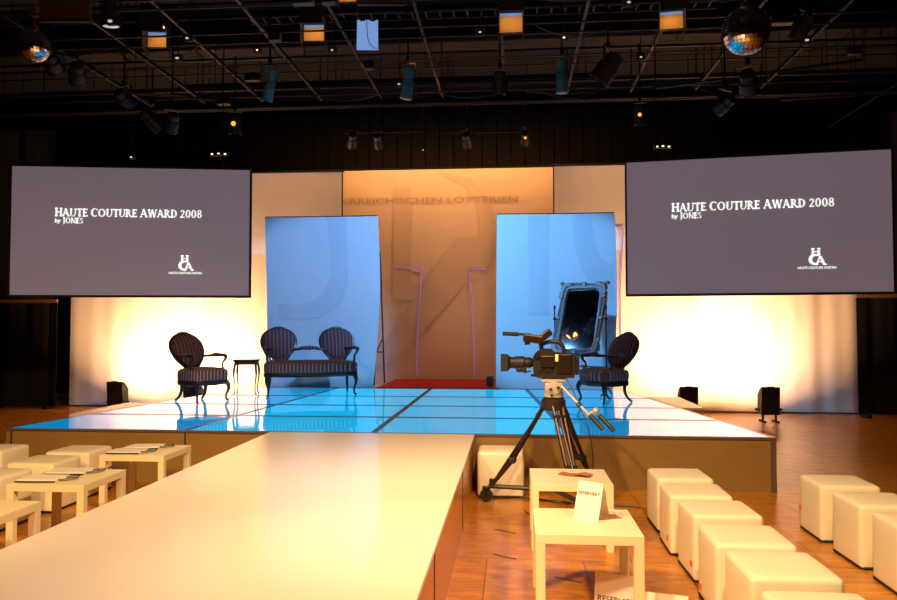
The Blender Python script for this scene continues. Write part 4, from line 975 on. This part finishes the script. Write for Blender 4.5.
# ---- profile spots and other lanterns
M_['lantern'] = mat('lantern_blue_lit', (0.05, 0.24, 0.42), 0.45, 0.2, noise=0.2)  # grey metal housings with the blue stage glow painted into the colour
M_['lantern_dark'] = mat('lantern_black', (0.02, 0.018, 0.026), 0.45, 0.2, noise=0.2)
def lantern(px, py, Y, L, r, tilt, pan, label, m='lantern_dark', glow=None, group='stage lanterns on the grid', tilt2=0, dot=0):
    Y0 = Y; Y, PZ = hang(Y); L *= Y/Y0; r *= Y/Y0; p = at(px, py, Y); t = thing('stage_lantern', label, 'stage light', p, pan, group)
    Mx = Matrix.Rotation(R(tilt), 4, 'X') @ Matrix.Rotation(R(tilt2), 4, 'Y')
    b = MB(); b.M = Mx; b.lathe([(r*0.5, L/2), (r*0.8, L/2-0.02), (r*0.85, L*0.12), (r, L*0.10), (r, -L*0.42), (r*1.08, -L*0.43), (r*1.08, -L/2), (r*0.9, -L/2)], 16); b.build('housing', M_[m], t, True)
    b = MB(); b.M = Mx; b.lathe([(r*0.88, -L/2-0.004), (r*0.88, -L/2+0.006)], 16); b.build('lens', M_[glow] if glow else M_['glass_lens'], t, True)
    b = MB(); b.span((-r*1.3, -0.012, 0), (-r*1.22, 0.012, L*0.62)); b.span((r*1.22, -0.012, 0), (r*1.3, 0.012, L*0.62)); b.span((-r*1.3, -0.012, L*0.60), (r*1.3, 0.012, L*0.63))
    b.rod((0, 0, L*0.62), (0, 0, PZ-p.z), 0.012, 6); b.box((0, 0, PZ-p.z), (0.05, 0.07, 0.07), 0.01); b.box((0, 0, L*0.62+0.05), (0.05, 0.06, 0.07), 0.01); b.build('yoke', M_['steel'], t)
    b = MB(); b.M = Mx
    for k in range(4): b.lathe([(r*1.02, L*0.08-k*0.025), (r*1.02, L*0.08-k*0.025-0.008)], 16)
    b.build('cooling_fins', M_['steel'], t)
    if dot: b = MB(); b.ball((0, -r-0.05, -0.03), dot, 10); b.build('indicator_light', M_['amber'], t, True, 'glowing amber light'); b = MB(); b.rod((0, -r*0.9, -0.03), (0, -r-0.05, -0.03), 0.01); b.build('indicator_arm', M_['black'], t)
    return t
M_['glass_lens'] = mat('dark_lens_glass', (0.05, 0.06, 0.09), 0.05, 0.0, spec=0.8)
M_['amber'] = mat('amber_glow', (1, 0.5, 0.1), 0.4, emit=(1.0, 0.38, 0.01), es=1.6)
M_['white_glow'] = mat('white_glow', (1, 0.9, 0.7), 0.4, emit=(1.0, 0.85, 0.6), es=1.6)
G = 'blue lit profile spots'
lantern(270, 85, 9.2, 0.42, 0.065, 8, 0, 'blue lit profile spot hanging above the left screen corner', 'lantern', group=G, tilt2=14)
lantern(408, 83, 9.2, 0.40, 0.075, 5, 0, 'blue lit profile spot hanging below the blue gel sheet', 'lantern', group=G, tilt2=8)
lantern(562, 76, 9.2, 0.42, 0.07, 4, 0, 'blue lit profile spot hanging above the right blue panel', 'lantern', group=G)
lst = [(77, 73, 8.6, 0.28, 0.10, 60, 0.5, 'round dark lantern below the small mirror ball', None), (52, 62, 9.2, 0.30, 0.11, 65, 0.2, 'dark bluish lantern just behind the small mirror ball', None),
       (124, 98, 9.6, 0.26, 0.10, 65, -0.3, 'bluish round lantern above the left screen', None), (110, 12, 7.6, 0.30, 0.09, 10, 0, 'dark lantern near the top edge left of centre', 'white_dim'),
       (152, 120, 10.5, 0.36, 0.11, 50, -0.8, 'grey lantern tilted above the left screen', None), (172, 122, 9.7, 0.27, 0.10, 45, 0.7, 'ribbed lantern beside the grey tilted one', None),
       (235, 124, 10.8, 0.30, 0.09, 10, 0.2, 'dark lantern with a small amber light above the left screen', None), (500, 82, 9.6, 0.28, 0.10, 20, 0, 'dark lantern with blue lit edges above the stage middle', None),
       (608, 68, 8.8, 0.36, 0.13, 40, 1.2, 'large dark lantern left of the large mirror ball', None), (640, 115, 10.6, 0.28, 0.08, 10, -0.2, 'dark lantern with an amber light above the right screen', None),
       (725, 103, 9.4, 0.26, 0.10, 70, 0.6, 'dark round lantern below the large mirror ball', None), (748, 82, 9.0, 0.30, 0.11, 60, -0.4, 'dark lantern directly under the large mirror ball', None),
       (803, 27, 7.8, 0.28, 0.08, 40, 0.8, 'lantern with a reddish gleam right of the large mirror ball', None), (352, 140, 12.6, 0.26, 0.09, 50, 0.3, 'dark lantern above the left edge of the centre banner', None),
       (378, 141, 12.6, 0.26, 0.09, 50, 0, 'dark lantern above the centre banner, second from left', None), (467, 140, 12.6, 0.26, 0.09, 50, -0.2, 'dark lantern above the middle of the centre banner', None),
       (525, 138, 12.6, 0.26, 0.08, 60, 0, 'dark lantern above the right half of the centre banner', None)]
M_['white_dim'] = mat('dim_white_glow', (1, 0.9, 0.7), 0.4, emit=(0.9, 0.85, 0.8), es=0.45)
for px, py, Y, L, r, ti, pan, lab, gl in lst: lantern(px, py, Y, L, r, ti, pan, lab, 'lantern_dark', gl, dot=0.034 if px == 235 else 0.026 if px == 640 else 0.022 if px == 525 else 0)
# little lamps
def lamp_bar(pts, Y, r, m, label, rz=0):
    Y, PZ = hang(Y); Y -= 0.03; ps = [at(x, y, Y) for x, y in pts]; c = sum(ps, Vector())/len(ps)
    t = thing('lamp_bar' if len(pts) > 1 else 'indicator_lamp', label, 'lamp', c)
    b = MB(); x0 = min(p.x for p in ps)-0.05; x1 = max(p.x for p in ps)+0.05
    b.span((x0-c.x, 0.012, -0.03), (x1-c.x, 0.06, 0.05), 0.008); b.rod((0, 0.03, 0.04), (0, 0.03, PZ-c.z), 0.006, 5); b.box((0, 0.03, PZ-c.z), (0.04, 0.06, 0.06), 0.01); b.build('housing', M_['black'], t)
    for p in ps: b = MB(); b.ball(p-c, r*0.8, 8, (1.3, 1, 0.7)); b.build('bulb', M_[m], t, True)
lamp_bar([(212, 154), (218.5, 153.5), (225, 154)], 12.5, 0.022, 'white_glow', 'bar of three small white lamps above the left screen')
lamp_bar([(657, 146.5), (663, 146), (669, 146.5)], 12.5, 0.022, 'white_glow', 'bar of three small white lamps above the right screen')
for x, y, Y, r, m, lab in ((131, 157, 12.5, 0.016, 'white_glow', 'tiny white lamp just over the left screen'),
                         (423, 150, 12.5, 0.010, 'white_glow', 'tiny white lamp over the middle of the banner'),
                         (110, 21, 7.3, 0.025, 'white_dim', 'small white lamp near the top left'), (187, 38, 8.2, 0.020, 'white_dim', 'small bluish white lamp right of the leftmost soft light'), (177, 58, 8.4, 0.022, 'white_dim', 'small white lamp below the leftmost soft light'),
                         (332, 50, 8.2, 0.016, 'white_dim', 'small white lamp below the second soft light'), (564, 37.5, 8.7, 0.016, 'white_glow', 'pair lamp above the rightmost blue lit spot'), (257, 50, 8.7, 0.014, 'white_glow', 'tiny lamp above the left blue lit spot'),
                         (399, 84, 9.0, 0.018, 'white_dim', 'small lamp left of the middle blue lit spot'), (480, 32, 8.4, 0.016, 'white_dim', 'small bluish lamp left of the middle soft light'), (807, 40, 7.8, 0.020, 'white_dim', 'small lamp under the reddish lantern'),
                         (629, 2, 7.0, 0.018, 'white_dim', 'small lamp at the top edge'), (641, 57, 8.6, 0.016, 'white_dim', 'small lamp right of the large dark lantern')):
    lamp_bar([(x, y)], Y, r, m, lab)
# brown panels at the top edge
for x0, x1, y0, y1, Y, lab in ((41, 90, -20, 22, 7.33, 'dark brown panel hanging at the top edge left of centre'), (358, 406, -20, 5, 7.8, 'dark brown panel hanging at the top edge above the blue gel')):
    a = at(x0, y1, Y); c = at(x1, y0, Y); t = thing('hanging_board', lab, 'panel', ((a.x+c.x)/2, Y, (a.z+c.z)/2), R(5))
    w2, h2 = (c.x-a.x)/2, (c.z-a.z)/2
    b = MB(); b.span((-w2, -0.02, -h2), (w2, 0.02, h2)); b.build('front', mat('brown_hanging_board', (0.09, 0.05, 0.03), 0.7, noise=0.2), t)
    b = MB(); b.span((-w2, -0.026, -h2-0.012), (w2, 0.026, -h2)); b.rod((-w2*0.7, 0, h2), (-w2*0.7, 0, CZ-t.location.z), 0.008); b.rod((w2*0.7, 0, h2), (w2*0.7, 0, CZ-t.location.z), 0.008); b.build('edge_rail', M_['steel_light'], t)

# thinner pipes, truss bars and slack cables that fill the dark grid
THIN = [(6.3, 5.02), (6.9, 5.10), (7.45, 4.98), (7.9, 5.08), (8.45, 5.0), (9.0, 5.1), (9.55, 5.02), (10.1, 5.1), (10.9, 5.02)]
for i, (y, z) in enumerate(THIN):
    x0, x1 = (-8.5, 7.0) if i % 2 else (-7.2, 5.6)
    b = MB(); b.rod((x0, y, z), (x1, y, z), 0.011, 6)
    for q in range(int(x0)+1, int(x1), 3): b.rod((q, y, z), (q, y, 5.16), 0.006, 5)
    tag(b.build('thin_pipe', M_['steel_light'], None, True), 'thin crosswise pipe slung under the lengthwise rails, %s from the front' % ORD[i], 'pipe', 'thin pipes under the grid')
rnd = random.Random(11)
for i in range(14):
    y, z = THIN[rnd.randrange(1, 9)]; x0 = rnd.uniform(-6.5, 4.0); L = rnd.uniform(0.6, 1.5); dz = rnd.uniform(0.08, 0.22)
    b = MB(); b.tube([(x0+L*k/10, y-0.018+0.004*math.sin(k), z-dz*4*(k/10)*(1-k/10)) for k in range(11)], 0.007, 5)
    tag(b.build('slack_cable', M_['plastic'], None, True), 'black cable sagging between two points of a thin grid pipe', 'cable', 'slack cables in the lighting grid')
for i in range(16):
    y, z = THIN[rnd.randrange(0, 9)]; x0 = rnd.uniform(-6.5, 4.5)
    t = thing('junction_box', 'small dark box clamped to a thin grid pipe', 'box', (x0, y, z), 0, 'small boxes on the grid pipes')
    b = MB(); w2 = rnd.uniform(0.05, 0.12); b.span((-w2, -0.05, -0.11), (w2, 0.05, -0.015), 0.006); b.build('box_body', M_['lantern_dark'], t)
    b = MB(); b.span((-0.02, -0.02, -0.016), (0.02, 0.02, 0.016)); b.build('clamp', M_['steel_light'], t)
